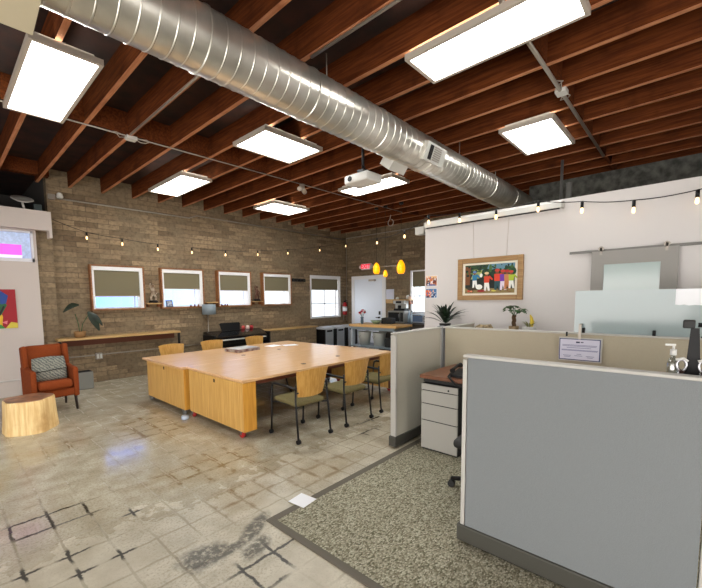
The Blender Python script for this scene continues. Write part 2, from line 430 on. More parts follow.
# joists: running from the window wall over the room
jx = [-2.2, -1.6, -1.0, -.4, .3, .92, 1.52, 2.05, 2.64, 3.26, 3.83, 4.42, 4.99, 5.57, 6.15, 6.75, 7.34, 7.93, 8.5, 9.1, 9.7, 10.25]
k = 3
for x in jx:
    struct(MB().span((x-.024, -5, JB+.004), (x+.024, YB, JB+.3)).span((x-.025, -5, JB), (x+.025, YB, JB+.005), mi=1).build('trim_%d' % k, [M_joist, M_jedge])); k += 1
for Y in (5.7, 1.18, -2.8):
    b = MB()
    for a, c in zip(jx, jx[1:]): b.span((a+.024, Y-.02, JB+.01), (c-.024, Y+.02, JB+.29))
    struct(b.build('trim_%d' % k, M_joist)); k += 1
b = MB().span((-4, 8.75, JB+.06), (1.66, 8.9, JB+.3)); struct(b.build('trim_%d' % k, M_joist)); k += 1
# hidden-by-panels ledge along the white wall that carries the plants
struct(MB().span((5.35, 1.0, 1.16), (XW, 3.25, 1.2)).span((5.75, 1.0, 0), (XW, 3.25, 1.16)).build('trim_%d' % k, M_white)); k += 1

# ---- windows
def window(n, x0, x1, z0, z1, zb, mull=False):
    """window in the back wall, box frame standing out of the wall"""
    root = thing('window_%d' % n, '', '', ((x0+x1)/2, YB, z0)); del root['label'], root['category']; struct(root)
    W, Hh = x1-x0, z1-z0; h = W/2
    out = .13 if not mull else .02
    f = MB()
    f.span((-h-.03, -out, -.03), (-h, .1, Hh+.03)); f.span((h, -out, -.03), (h+.03, .1, Hh+.03)); f.span((-h, -out, Hh), (h, .1, Hh+.03))
    f.span((-h, -out, -.03), (h, .1, 0))
    f.build('casing', M_casing if not mull else M_frameW, root)
    f = MB(); t = .045
    f.span((-h, -out+.02, 0), (-h+t, .12, Hh)); f.span((h-t*1.4, -out+.02, 0), (h, .12, Hh)); f.span((-h, .02, 0), (h, .12, t*.7)); f.span((-h, .02, Hh-t), (h, .12, Hh))
    if mull: f.span((-.015, .05, 0), (.015, .09, Hh)); f.span((-h, .05, (zb-z0)*.5-.015), (h, .09, (zb-z0)*.5+.015))
    else: f.span((h*.72, .05, 0), (h*.72+.02, .09, Hh))
    f.build('window_frame', M_frameW, root)
    MB().span((-h+t, .085, 0), (h-t, .092, Hh)).build('pane', M_glass, root)
    MB().span((-h+.02, -out+.01, Hh-.085), (h-.02, .0, Hh), .01).build('blind_cassette', M_frameW, root)
    MB().span((-h+.05, -out+.045, zb-z0), (h-.07, -out+.05, Hh-.06)).build('roller_blind', M_blind, root)
    MB().span((-h+.05, -out+.038, zb-z0-.015), (h-.07, -out+.056, zb-z0+.008)).build('blind_hem_bar', M_frameW if mull else M_fix, root)
    return root
for i, ((a, b, c, d), zb) in enumerate(zip(wins, (1.83, 2.0, 1.97, 1.97, 2.01))):
    window(i+1, a, b, c, d, zb, i == 4)
# window in the end wall
root = struct(bpy.data.objects.new('window_6', None)); COL.objects.link(root); root.location = (XF, (fw[0]+fw[1])/2, fw[2])
h = (fw[1]-fw[0])/2; H6 = fw[3]-fw[2]
f = MB()
for s in (-1, 1): f.span((-.02, s*h-.03, 0), (.12, s*h+.03, H6))
f.span((-.02, -h, 0), (.12, h, .04)); f.span((-.02, -h, H6-.04), (.12, h, H6)); f.span((.05, -h, .52), (.09, h, .55))
for y in (-.45, .02, .47): f.span((.05, y-.014, 0), (.09, y+.014, H6))
f.build('window_frame', M_frameW, root)
MB().span((.09, -h, 0), (.095, h, H6)).build('pane', M_glass, root)
MB().span((.01, -h+.04, .82), (.016, h-.04, H6-.03)).build('roller_blind', M_blind, root)
# interior window of the left white wall
root = struct(bpy.data.objects.new('window_7', None)); COL.objects.link(root); root.location = ((lw[0]+lw[1])/2, YL, lw[2])
h = (lw[1]-lw[0])/2; H7 = lw[3]-lw[2]
f = MB(); t = .035
for s in (-1, 1): f.span((s*(h-t/2)-t/2, -.03, -.03), (s*(h-t/2)+t/2, .13, H7))
f.span((-h, -.03, -.03), (h, .13, .03)); f.span((-h, -.03, H7-.03), (h, .13, H7))
f.build('window_frame', mat('pale_window_frame', (226, 226, 232), .5), root)
MB().span((-h+t, .06, .03), (h-t, .064, H7-.03)).build('pane', mat('glowing_pane', (176, 188, 212), .4, noise=.08, nscale=25, emit=(150, 170, 205), estr=.25), root)  # flat tinted pane, its glow stands in for the lit room beyond
MB().span((-h+t, .05, .09), (h-.17, .06, .28)).build('glow_band', mat('pink_glow', (226, 96, 214), .5, emit=(230, 90, 210), estr=.3), root)  # pink and white bands of that room, painted flat with a faint glow
MB().span((-h+t, .05, .03), (h-.17, .06, .09)).build('glow_strip', mat('white_glow', (235, 225, 250), .5, emit=(225, 215, 250), estr=.3), root)

# ---- white double-width door in the end wall
root = struct(bpy.data.objects.new('door_1', None)); COL.objects.link(root); root.location = (XF, 8.1, 0)
f = MB(); f.span((-.03, .60, 0), (.0, .73, 2.48)); f.span((-.03, -.74, 0), (0, -.60, 2.48)); f.span((-.03, -.60, 2.36), (0, .60, 2.48))
f.build('door_frame', M_frameW, root)
MB().span((-.018, -.6, .02), (-.002, .60, 2.36)).build('door_leaf', mat('white_door_paint', (232, 238, 248), .5), root)
MB().cyl((-.03, -.5, 1.05), (-.09, -.5, 1.05), .03).cyl((-.085, -.5, 1.05), (-.085, -.38, 1.05), .015).box((-.032, -.5, 1.2), (.02, .06, .12)).build('door_handle', M_black, root)
MB().span((-.12, -.35, 2.28), (-.03, -.1, 2.34)).build('door_closer', M_fix, root)

# ---- sliding barn door on the white wall
bd = thing('barn_door', 'grey framed sliding door with a frosted pane on the white wall', 'sliding door', (XW-.05, .55, 0))
f = MB(); W2 = .405
f.span((-.02, W2-.13, .02), (.02, W2, 2.255)); f.span((-.02, -W2, .02), (.02, -W2+.15, 2.255))
f.span((-.02, -W2+.15, 2.09), (.02, W2-.13, 2.255)); f.span((-.02, -W2+.15, .02), (.02, W2-.13, .25))
f.build('door_frame', mat('grey_door_paint', (144, 141, 136), .5), bd)
MB().span((-.006, -W2+.145, .24), (.006, W2-.125, 2.1)).build('door_pane', mat('frosted_door_pane', (172, 188, 186), .12, spec=.8), bd)
for y in (.31, -.3):
    m = MB().cyl((-.03, y, 2.285), (-.01, y, 2.285), .03, 18).span((-.03, y-.012, 2.21), (-.022, y+.012, 2.3)).build('roller_hanger', M_cond, bd)
rl = thing('door_rail', 'brushed steel sliding rail above the grey barn door', 'rail', (XW-.045, 0, 2.262))
MB().span((-.012, -1.2, -.016), (0, 1.2, .016), .003).build('rail_bar', mat('rail_steel', (112, 110, 106), .45, .4), rl)
for y in (1.1, .55, 0, -.55): MB().cyl((0, y, 0), (.045, y, 0), .012).build('standoff', M_chrome, rl)

# ================================================================== FLOOR FINISH
cp = thing('carpet', 'grey flecked office carpet with a dark edging strip under the cubicle', 'carpet')
MB().span((1.73, -4.5, 0), (5.85, 2.24, .008)).build('carpet_pile', M_carpet, cp)
MB().span((1.675, -4.5, 0), (1.735, 2.30, .011), .003).span((1.736, 2.236, 0), (5.85, 2.30, .011), .003).build('edging_strip', mat('carpet_edging', (92, 85, 72), .6), cp)
o = MB().box((0, 0, .001), (.17, .17, .002)).build('floor_sheet', M_paper, None, (2.06, 2.30, .0115)); o.rotation_euler = (0, 0, .12)
tag(o, 'small white square sheet taped across the carpet edging', 'paper')

# ================================================================== CEILING FIXTURES
def light(x0, x1, y0, y1, label, z=3.9):
    r = thing('ceiling_light', label, 'ceiling light', ((x0+x1)/2, (y0+y1)/2, z), 0, 'flat panel lights under the joists')
    a, b = (x1-x0)/2, (y1-y0)/2
    f = MB(); e = .035
    f.span((-a, -b, 0), (-a+e, b, .055)); f.span((a-e, -b, 0), (a, b, .055)); f.span((-a+e, -b, 0), (a-e, -b+e, .055)); f.span((-a+e, b-e, 0), (a-e, b, .055)); f.span((-a+.06, -b+.06, .05), (a-.06, b-.06, .1))
    f.build('light_frame', M_fix, r)
    MB().span((-a+e, -b+e, .012), (a-e, b-e, .03)).build('diffuser', M_diff, r)
    return r
K = (3.9-1.72)/(3.8-1.72)
def L(x0, x1, y0, y1, label): light(x0*K, x1*K, y0*K, y1*K, label)
L(.66, 1.20, 3.86, 5.41, 'large bright panel light nearest the top left corner of the photo')
L(3.05, 3.57, .66, 1.94, 'largest elongated panel light at the top right above the cubicle')
L(5.21, 6.32, 1.287, 1.91, 'panel light near the white wall, between the duct and blocking rail')
L(2.98, 3.99, 3.88, 4.60, 'panel light just below the middle of the steel duct')
L(3.0, 3.58, 6.22, 7.58, 'panel light closest to the left window wall, above the second window')
L(5.28, 6.35, 6.64, 7.39, 'small distant panel light above the fourth window')
L(5.66, 6.22, 3.84, 5.10, 'bright narrow panel light behind the ceiling projector')

# ---- spiral duct
dy, dz, R = 2.75, 3.655, .22
du = thing('ventilation_duct', 'round galvanised spiral duct hanging below the joists across the ceiling', 'duct', (0, dy, dz))
prof = []
x = -3.4; i = 0
while x < 9.0:
    big = (i % 9 == 4)
    e = .009 if big else .004
    prof += [(R, x), (R, x+.104), (R+e, x+.109), (R+e, x+.115 if not big else x+.124)]
    x += .119 if not big else .128; i += 1
prof.append((R, 9.0))
Mx = Matrix(((0, 0, 1, 0), (1, 0, 0, 0), (0, 1, 0, 0), (0, 0, 0, 1)))
MB().lathe(prof, (0, 0, 0), 48, None, Mx).build('duct_tube', M_galv, du, smooth=18)
# register on the camera-facing side
def radial(theta):   # theta measured from -Y towards -Z
    return Matrix(((1, 0, 0, 0), (0, -math.cos(theta), math.sin(theta), 0), (0, -math.sin(theta), -math.cos(theta), 0), (0, 0, 0, 1)))
rg = bpy.data.objects.new('register', None); COL.objects.link(rg); rg.parent = du
th = math.radians(20)
n = Vector((0, -math.cos(th), -math.sin(th))); u = Vector((0, math.sin(th), -math.cos(th)))
def plate(mb, x0, x1, v0, v1, d0, d1, mi=None):
    pts = []
    b = bmesh.new(); vs = []
    for d in (d0, d1):
        for (xx, vv) in ((x0, v0), (x1, v0), (x1, v1), (x0, v1)): vs.append(b.verts.new(Vector((xx, 0, 0))+u*vv+n*d))
    for q in ((0, 1, 2, 3), (4, 5, 6, 7), (0, 1, 5, 4), (1, 2, 6, 5), (2, 3, 7, 6), (3, 0, 4, 7)): b.faces.new([vs[j] for j in q])
    mb._merge(b, Matrix.Identity(4), mi)
COL.objects.unlink(rg); bpy.data.objects.remove(rg)
m = MB(); plate(m, 4.46, 4.96, -.11, .11, .15, .245); r1 = m.build('register', M_galv2, du)
m = MB(); plate(m, 4.54, 4.62, -.085, .085, .245, .25); m.build('register_opening', M_dark, r1)
m = MB()
for q in range(7): plate(m, 4.65, 4.83, -.085+q*.025, -.07+q*.025, .245, .252)
m.build('louvre', M_cond, r1)
# boot on the far lower side, and the big pale box near the photo's corner
th = math.radians(128); n = Vector((0, -math.cos(th), -math.sin(th))); u = Vector((0, math.sin(th), -math.cos(th)))
m = MB(); plate(m, 4.18, 4.52, -.08, .10, .1, .325); m.build('register_boot', M_galv2, du)
th = math.radians(80); n = Vector((0, -math.cos(th), -math.sin(th))); u = Vector((0, math.sin(th), -math.cos(th)))
m = MB(); plate(m, -.5, .515, -.18, .18, .1, .345); m.build('plenum_box', mat('beige_duct_box', (186, 176, 150), .6), du)
for x in (2.9, 5.9, 7.4):
    MB().cyl((x, 0, R), (x, 0, JB-dz+.15), .006, 6).build('hanger_rod', M_cond, du)

# ---- projector
pj = thing('projector', 'white ceiling projector hanging on a black pole in front of a panel light', 'projector', (4.36, 3.45, 3.325))
MB().span((-.17, -.21, 0), (.17, .21, .12), .025, seg=3).build('body', M_white2, pj, smooth=40)
MB().cyl((-.16, .1, .06), (-.18, .1, .06), .036, 18).cyl((-.18, .1, .06), (-.182, .1, .06), .028, 18).build('lens', M_blackp, pj)
MB().tube([(0, 0, .2), (0, 0, JB+.05-3.32)], .02, 10).span((-.06, -.06, .12), (.06, .06, .2), .01).build('mount_pole', M_black, pj)
MB().tube([(-.12, -.12, .12), (-.08, -.1, .2), (-.02, -.02, .26), (.02, .03, .42), (.01, .02, .6)], .007, 6).build('cable', M_blackp, pj)

# ---- conduits and small ceiling gear
def conduit(pts, label, name='conduit', r=.014, m=None, cat='conduit'):
    return tag(MB().tube(pts, r, 8).build(name, m or M_cond), label, cat)
conduit([(1.82, 9.08, 3.75), (4.55, 9.08, 3.75), (4.75, 9.08, 3.83), (10.46, 9.08, 3.80)], 'thin metal conduit running along the top of the window wall')
conduit([(10.44, 9.04, .9), (10.44, 9.04, 3.84), (10.44, 3.6, 3.84)], 'metal conduit climbing the far corner and turning along the end wall')
conduit([(2.03, 5.62, 3.985), (2.03, 3.0, 3.985)], 'pale conduit clipped under a joist left of the duct')
conduit([(2.64, 2.7, 3.985), (2.64, -1.5, 3.985)], 'metal conduit under a joist at the top centre, right of the duct')
conduit([(-.3, 5.72, 3.99), (8.9, 5.72, 3.99)], 'long thin conduit crossing under the left joists along the blocking', r=.01)
conduit([(3.2, 1.18, 3.98), (7.8, 1.18, 3.98)], 'twin conduit along the blocking right of the duct', r=.02)
conduit([(7.6, 1.72, .0), (7.6, 1.72, JB)], 'upright grey pipe rising behind the white wall to the joists', 'pipe', .022, mat('grey_pipe', (96, 94, 90), .5), 'pipe')
conduit([(7.5, 1.585, 0), (7.5, 1.585, 3.58)], 'short capped grey pipe showing above the white wall beside the taller pipe', 'pipe_stub', .045, mat('grey_pipe', (120, 118, 112), .5), 'pipe')
conduit([(.2, 8.87, .30), (1.02, 8.87, .30), (1.02, 8.87, .02)], 'white pipe low on the left white wall behind the armchair', 'wall_pipe', .016, mat('white_pipe', (205, 200, 196), .5), 'pipe')
conduit([(1.8, 9.08, .585), (5.0, 9.08, .585)], 'thin metal conduit low on the window wall below the counter', r=.012)
o = thing('wall_outlet', 'double socket box on the low conduit beneath the wall counter', 'socket', (2.37, 9.06, .56))
MB().box((0, 0, 0), (.13, .07, .13), None, .01).build('box_body', M_cond, o)
MB().box((-.03, -.037, 0), (.035, .004, .09)).box((.03, -.037, 0), (.035, .004, .09)).build('socket_face', M_white2, o)
def jbox(loc, label, rz=0):
    r = thing('junction_box', label, 'junction box', loc, rz, 'ceiling junction boxes')
    MB().box((0, 0, 0), (.14, .11, .05), None, .008).build('box_body', M_white2, r)
    for s in (-1, 1): MB().tube([(s*.06, 0, 0), (s*.14, .03, -.01), (s*.22, .06*s, .01), (s*.26, 0, .02), (s*.2, -.04, .02), (s*.06, -.01, .01)], .006, 6).build('loose_cable', M_fix, r)
jbox((2.08, 5.76, 3.985), 'white junction box with looped cable on the left blocking')
jbox((5.06, 1.18, 3.985), 'white junction box with looped cable on the right blocking')
o = thing('ceiling_sensor', 'small grey twin-headed fixture under the joists left of the projector', 'ceiling fixture', (5.28, 5.72, 3.9))
MB().cyl((0, 0, .09), (0, 0, 0), .05, 14).build('base', M_fix, o)
for s in (-1, 1): MB().cyl((0, 0, .02), (s*.13, s*.06, -.03), .045, 12).build('head', M_fix, o)
tag(MB().tube([(0, 0, .12)]+[(0, .09*math.sin(a), -.09-.09*math.cos(a)*1.0+.0) for a in [PI-.35-i*.47 for i in range(13)]], .012, 8).build('cable_loop', M_fix, None, (9.0, 6.15, 3.88)), 'pale loop of cable hanging from the joists before the end wall', 'cable')
o = thing('wall_floodlight', 'white floodlight fixture at the left end of the top conduit', 'floodlight', (1.86, 9.03, 3.77))
MB().lathe([(.0, -.02), (.05, -.02), (.06, .0), (.05, .06), (.03, .08), (0, .08)], (0, -.02, 0), 16).build('lamp_head', M_white2, o)
MB().box((-.13, .02, -.01), (.12, .07, .1), None, .01).build('mount_box', M_cond, o)
o = thing('dish_lamp', 'round pale dish standing on the ledge of the left white wall', 'dish', (1.24, 8.83, 3.41))
MB().lathe([(.0, -.01), (.1, .0), (.17, .035), (.165, .045), (.09, .015), (0, .01)], (0, 0, .15), 24, None, Euler((.5, 0, 0)).to_matrix().to_4x4()).build('dish', M_ptrim, o)
MB().cyl((.02, 0, 0), (.0, .02, .15), .018).build('stem', M_ptrim, o)
tag(MB().box((0, 0, .06), (.12, .1, .12), None, .01).build('small_box', mat('dark_teal_box', (40, 52, 52), .6), None, (1.46, 8.83, 3.41)), 'small dark box beside the round dish on the left ledge', 'box')

# ---- string lights
def string(name, label, pts, bulbs, sag=.03):
    r = thing(name, label, 'string lights', pts[0])
    o0 = Vector(pts[0]); path = []
    for a, b in zip(pts, pts[1:]):
        a, b = Vector(a), Vector(b)
        for i in range(8):
            t = i/8; path.append(a.lerp(b, t)-Vector((0, 0, sag*4*t*(1-t)))-o0)
    path.append(Vector(pts[-1])-o0)
    MB().tube(path, .0055, 6).build('cord', M_blackp, r)
    for p in bulbs:
        q = Vector(p)-o0
        MB().cyl(q+Vector((0, 0, .11)), q+Vector((0, 0, .03)), .018, 10).build('socket', M_blackp, r)
        MB().lathe([(0, -.04), (.011, -.036), (.018, -.018), (.017, 0), (.011, .03), (0, .03)], q, 12).build('bulb', M_bulb, r)
Y = 8.95
B = [(2.26, Y, 3.02), (2.93, Y, 2.96), (3.69, Y, 2.91)]
string('string_lights', 'short string of three bulbs above the leftmost window', [(1.70, Y, 3.31)]+[(x, y, z+.11) for x, y, z in B], B, .01)
B = [(4.52, Y, 2.90), (5.46, Y, 2.91), (6.5, Y, 2.99), (7.62, Y, 3.11), (9.0, Y, 3.31)]
string('string_lights', 'long string of bulbs along the window wall rising towards the far corner', [(x, y, z+.11) for x, y, z in B]+[(10.3, Y, 3.70)], B, .02)
p0, p1 = Vector((10.25, 8.9, 3.66)), Vector((XW-.13, 3.2, 3.06))
import itertools
B = [(10.25, 8.9, 3.55)]+[tuple(p0.lerp(p1, t)-Vector((0, 0, .25))) for t in (.565, .84)]
string('string_lights', 'string of bulbs crossing the air from the far corner to the white wall', [(x, y, z+.11) for x, y, z in B]+[tuple(p1)], B, .04)
B = [(XW-.13, y, z) for y, z in ((3.2, 2.95), (2.67, 2.90), (2.12, 2.865), (1.57, 2.88), (1.07, 2.78), (.56, 2.70), (.03, 2.71))]
string('string_lights', 'string of bulbs hung along the top of the white wall', [(x, y, z+.11) for x, y, z in B]+[(XW-.02, -.6, 2.95)], B, .015)

# ---- projection screen case on the white wall
o = thing('projection_screen', 'long white pull-down screen case along the top of the white wall', 'projection screen', (XW, 2.3, 2.865))
MB().span((-.09, -1.0, 0), (-.005, 1.0, .085), .015).build('case', M_white2, o)
MB().span((-.08, -.97, -.012), (-.05, .97, .002)).build('screen_slot', M_blackp, o)
for s in (-1, 1): MB().span((-.095, s*1.0-.012, -.004), (0, s*1.0+.012, .09), .008).build('end_cap', M_ptrim, o)
o = thing('wall_speaker', 'small grey speaker sticking out past the end of the white wall', 'speaker', (XW+.05, 3.33, 2.79))
MB().span((-.06, .03, 0), (.08, .2, .13), .015).build('body', M_ptrim, o); MB().span((-.02, 0, .04), (.04, .04, .09)).build('bracket', M_cond, o)

# ================================================================== PICTURES
PC = {}
def pm(c):
    if c not in PC: PC[c] = mat('paint_%02x%02x%02x' % c, c, .6)
    return PC[c]
def picture(name, W, Hh, shapes, parent, M):
    """flat painted sheet: shapes are (colour, [(u,v)...]) on a W x Hh canvas, stacked by fractions of a millimetre"""
    m = MB(); mats = []; d = 0
    for c, P in shapes:
        mm = pm(c)
        if mm not in mats: mats.append(mm)
        m.poly([M @ Vector((u*W, v*Hh, d)) for u, v in P], mats.index(mm)); d += .0003
    return m.build(name, mats, parent, recalc=False)
def ell(c, x, y, rx, ry, n=14, a=0): return (c, [(x+rx*math.cos(2*PI*k/n+a), y+ry*math.sin(2*PI*k/n+a)) for k in range(n)])
FULL = [(0, 0), (1, 0), (1, 1), (0, 1)]
# facing -X (white wall): u runs towards -Y
MXW = Matrix(((0, 0, -1, 0), (-1, 0, 0, 0), (0, 1, 0, 0), (0, 0, 0, 1)))
# facing -Y: u runs towards +X
MYW = Matrix(((1, 0, 0, 0), (0, 0, -1, 0), (0, 1, 0, 0), (0, 0, 0, 1)))
pw = thing('framed_painting', 'wooden framed painting of dancing villagers on the white wall', 'painting', (XW, 2.725, 1.66))
W, Hh = .965, .645
f = MB(); t = .075
f.span((-.05, -W, 0), (0, -W+t, Hh), .008); f.span((-.05, -t, 0), (0, 0, Hh), .008); f.span((-.05, -W+t, 0), (0, -t, t), .008); f.span((-.05, -W+t, Hh-t), (0, -t, Hh), .008)
f.build('picture_frame', wood_mat('frame_wood', (170, 134, 88), (146, 110, 66), 1, .5), pw)
MB().span((-.02, -W+t, t), (-.005, -t, Hh-t)).build('mat_board', mat('cream_mat', (232, 226, 208), .7), pw)
sh = [((14, 30, 22), FULL), ((96, 140, 160), [(.3, .74), (1, .72), (1, 1), (.45, 1)]), ((40, 70, 36), [(.0, .74), (.46, .86), (.5, 1), (0, 1)]),
      ((168, 176, 104), [(.12, .5), (.3, .52), (.4, .8), (.2, .84)]), ((120, 70, 30), [(0, .3), (.1, .3), (.12, .95), (0, .95)]),
      ((150, 130, 80), [(.0, 0), (1, 0), (1, .14), (0, .2)]), ((60, 50, 30), [(.1, .1), (.5, .16), (.4, .24), (0, .2)]),
      ell((20, 62, 36), .44, .72, .09, .14), ell((18, 56, 34), .64, .7, .12, .14), ell((24, 70, 44), .9, .72, .13, .18), ell((70, 110, 60), .53, .86, .03, .14)]
rp_ = random.Random(4)
for q in range(60):
    x_, y_ = rp_.random()*.96, .56+rp_.random()*.4; sh.append(ell(rp_.choice([(20, 60, 34), (34, 80, 40), (12, 40, 26), (60, 96, 44), (90, 120, 60), (16, 50, 44)]), x_+.02, y_, .012+rp_.random()*.025, .02+rp_.random()*.04, 7))
for q in range(26):
    sh.append(ell(rp_.choice([(90, 60, 36), (150, 96, 60), (60, 40, 24), (130, 120, 70)]), .02+rp_.random()*.96, .02+rp_.random()*.12, .015, .018, 7))
def fig(x, y, s, top, bot, skin=(120, 70, 44), hair=(190, 60, 40)):
    return [(bot, [(x-.05*s, y), (x-.01*s, y), (x+.005*s, y+.16*s), (x+.03*s, y), (x+.07*s, y), (x+.045*s, y+.3*s), (x-.045*s, y+.3*s)]),
            (top, [(x-.05*s, y+.28*s), (x+.05*s, y+.28*s), (x+.065*s, y+.5*s), (x-.055*s, y+.5*s)]),
            (top, [(x+.04*s, y+.47*s), (x+.11*s, y+.36*s), (x+.13*s, y+.4*s), (x+.06*s, y+.53*s)]),
            ell(skin, x, y+.565*s, .032*s, .07*s), ell(hair, x, y+.61*s, .045*s, .045*s)]
sh += fig(.22, .2, .9, (40, 120, 160), (230, 230, 226), hair=(90, 130, 180)) + fig(.47, .08, 1.0, (206, 66, 36), (238, 238, 232), hair=(224, 200, 150))
sh += fig(.68, .1, 1.1, (214, 60, 30), (36, 78, 86)) + fig(.79, .1, 1.05, (110, 50, 170), (226, 214, 230)) + fig(.87, .12, 1.0, (196, 128, 80), (190, 120, 70), hair=(170, 40, 40)) + fig(.95, .15, .9, (170, 190, 50), (236, 236, 230))
sh += [ell((236, 236, 230), .32, .22, .07, .09), ell((150, 30, 34), .36, .08, .08, .04), ell((200, 80, 60), .1, .08, .03, .04), ell((230, 150, 110), .16, .07, .025, .035), ell((210, 200, 90), .62, .08, .05, .03), ell((235, 232, 224), .36, .62, .03, .07)]
c = picture('canvas', W-2*t-.08, Hh-2*t-.06, sh, pw, Matrix.Translation((-.021, -t-.04, t+.03)) @ MXW)
for y in (.25, .75): MB().cyl((-.008, -W*y, Hh-.02), (-.008, -W*y-.02*(1 if y > .5 else -1), Hh+.55), .0025, 5).build('hanging_wire', M_fix, pw)
# unframed abstract canvas, left wall: a plain arrangement of colour fields
cv = thing('abstract_canvas', 'unframed canvas of bold red, yellow, blue and green patches on left wall', 'painting', (.45, YL, 1.26))
MB().span((0, -.035, 0), (.585, 0, .70)).build('stretcher', pm((150, 24, 34)), cv)
sh = [((160, 22, 36), FULL), ((226, 178, 40), [(.0, 0), (.62, 0), (.66, .3), (.5, .8), (0, .95)]), ((34, 96, 60), [(.34, .42), (.62, .34), (.78, .6), (.62, .74), (.42, .66)]),
      ((36, 72, 150), [(0, .74), (.46, .78), (.64, .62), (.76, .64), (.82, .84), (.62, .98), (.2, 1), (0, .96)]), ((20, 30, 60), [(.2, .6), (.4, .62), (.42, .66), (.2, .66)]),
      ((214, 196, 70), [(.7, 0), (1, 0), (1, .13), (.84, .16)]), ((60, 140, 60), [(.1, 0), (.7, 0), (.6, .1), (.2, .08)]), ((196, 70, 60), [(0, .2), (.3, .24), (.28, .34), (0, .32)]),
      ((20, 24, 30), [(.48, .2), (.53, .2), (.72, .56), (.68, .58)]), ((225, 120, 130), [(.62, .16), (.74, .1), (.76, .2)])]
picture('painted_face', .585, .70, sh, cv, Matrix.Translation((0, -.0355, 0)) @ MYW)
bpy.data.objects['painted_face'].name = 'canvas'
# two photo cards near the end of the white wall
def card(z0, z1, label, shapes):
    r = thing('photo_card', label, 'photo', (XW, 3.31, z0), 0, 'photo cards at the end of the white wall')
    MB().span((-.006, -.21, 0), (0, 0, z1-z0)).build('backing', M_paper, r)
    rc = random.Random(int(z0*100))
    shapes = shapes+[ell(rc.choice([(236, 190, 150), (70, 50, 60), (226, 226, 230), (150, 80, 60), (60, 110, 170), (220, 120, 70)]), .08+.84*rc.random(), .1+.8*rc.random(), .03+.05*rc.random(), .05+.08*rc.random(), 7) for q in range(22)]
    picture('print', .2, z1-z0-.01, shapes, r, Matrix.Translation((-.0065, -.005, .005)) @ MXW)
card(1.90, 2.075, 'upper photo card with brown and white shapes at the white wall end', [((196, 132, 84), FULL), ((66, 50, 60), [(0, .1), (.4, .2), (.3, .6), (.1, .5)]), ((230, 220, 220), [(.4, .2), (.6, .1), (.7, .5), (.5, .6)]), ((120, 56, 40), [(.6, .3), (.95, .2), (1, .7), (.7, .6)]), ((90, 100, 150), [(.1, 0), (.9, 0), (.9, .15), (.1, .2)]), ((232, 190, 140), [(0, .75), (1, .8), (1, 1), (0, 1)])])
card(1.70, 1.86, 'lower photo card with orange and blue shapes at the white wall end', [((70, 120, 170), FULL), ((216, 96, 50), [(0, .2), (.4, .1), (.45, .8), (0, .9)]), ((30, 60, 110), [(.5, 0), (.9, .1), (.8, .5), (.55, .4)]), ((232, 200, 180), [(.3, .3), (.5, .35), (.5, .6), (.3, .6)]), ((60, 40, 60), [(.1, 0), (.3, 0), (.3, .3), (.1, .2)])])

# ================================================================== TABLES
def table(name, label, x0, x1, y0, y1, cm, inset0):
    r = thing(name, label, 'table', ((x0+x1)/2, (y0+y1)/2, 0), 0, 'large rolling tables in the middle of the room')
    a, b = (x1-x0)/2, (y1-y0)/2
    MB().span((-a, -b+.003, .705), (a, b-.003, .74), .004).build('tabletop', M_plyX, r)
    for i, s in enumerate((-1, 1)):
        xe = s*(a-.004-inset0)
        lo, hi = (xe, xe+.19) if s < 0 else (xe-.19, xe)
        p = MB().span((lo, -b+.02, .085), (hi, b-.05-inset0, .70), .004).build('end_panel', M_ply, r)
        if s < 0:
            MB().span((lo-.002, -.06, .62), (lo+.004, -.025, .665)).build('finger_hole', M_dark, p)
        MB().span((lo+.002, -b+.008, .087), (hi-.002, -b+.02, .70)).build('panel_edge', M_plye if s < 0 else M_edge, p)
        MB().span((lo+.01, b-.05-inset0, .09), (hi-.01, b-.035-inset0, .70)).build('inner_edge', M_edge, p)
        for yy in (-b+.10, b-.10-inset0):
            c = MB(); xm = lo+.035 if s < 0 else hi-.035
            c.cyl((xm-.02, yy, .042), (xm+.02, yy, .042), .042, 16)
            c.build('caster_wheel', cm, r)
            MB().span((xm-.032, yy-.03, .078), (xm+.032, yy+.03, .088)).span((xm-.032, yy-.018, .04), (xm-.024, yy+.018, .08)).span((xm+.024, yy-.018, .04), (xm+.032, yy+.018, .08)).build('caster_fork', M_greym, r)
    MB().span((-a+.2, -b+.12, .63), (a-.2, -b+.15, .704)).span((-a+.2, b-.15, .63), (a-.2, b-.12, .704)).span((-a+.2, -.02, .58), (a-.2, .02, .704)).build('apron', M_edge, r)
    for gx, gy in ((-.35, -.42), (.55, -.3)):
        MB().cyl((gx, gy, .739), (gx, gy, .742), .04, 16).build('cable_grommet', M_dark, r)
    return r
tA = table('rolling_table', 'rear ply table on grey casters, nearer the window wall', 2.44, 5.74, 5.335, 6.82, M_greym, .04)
tB = table('rolling_table', 'front ply table on red casters, on the side of the three near chairs', 2.53, 5.80, 3.86, 5.33, M_red, 0)
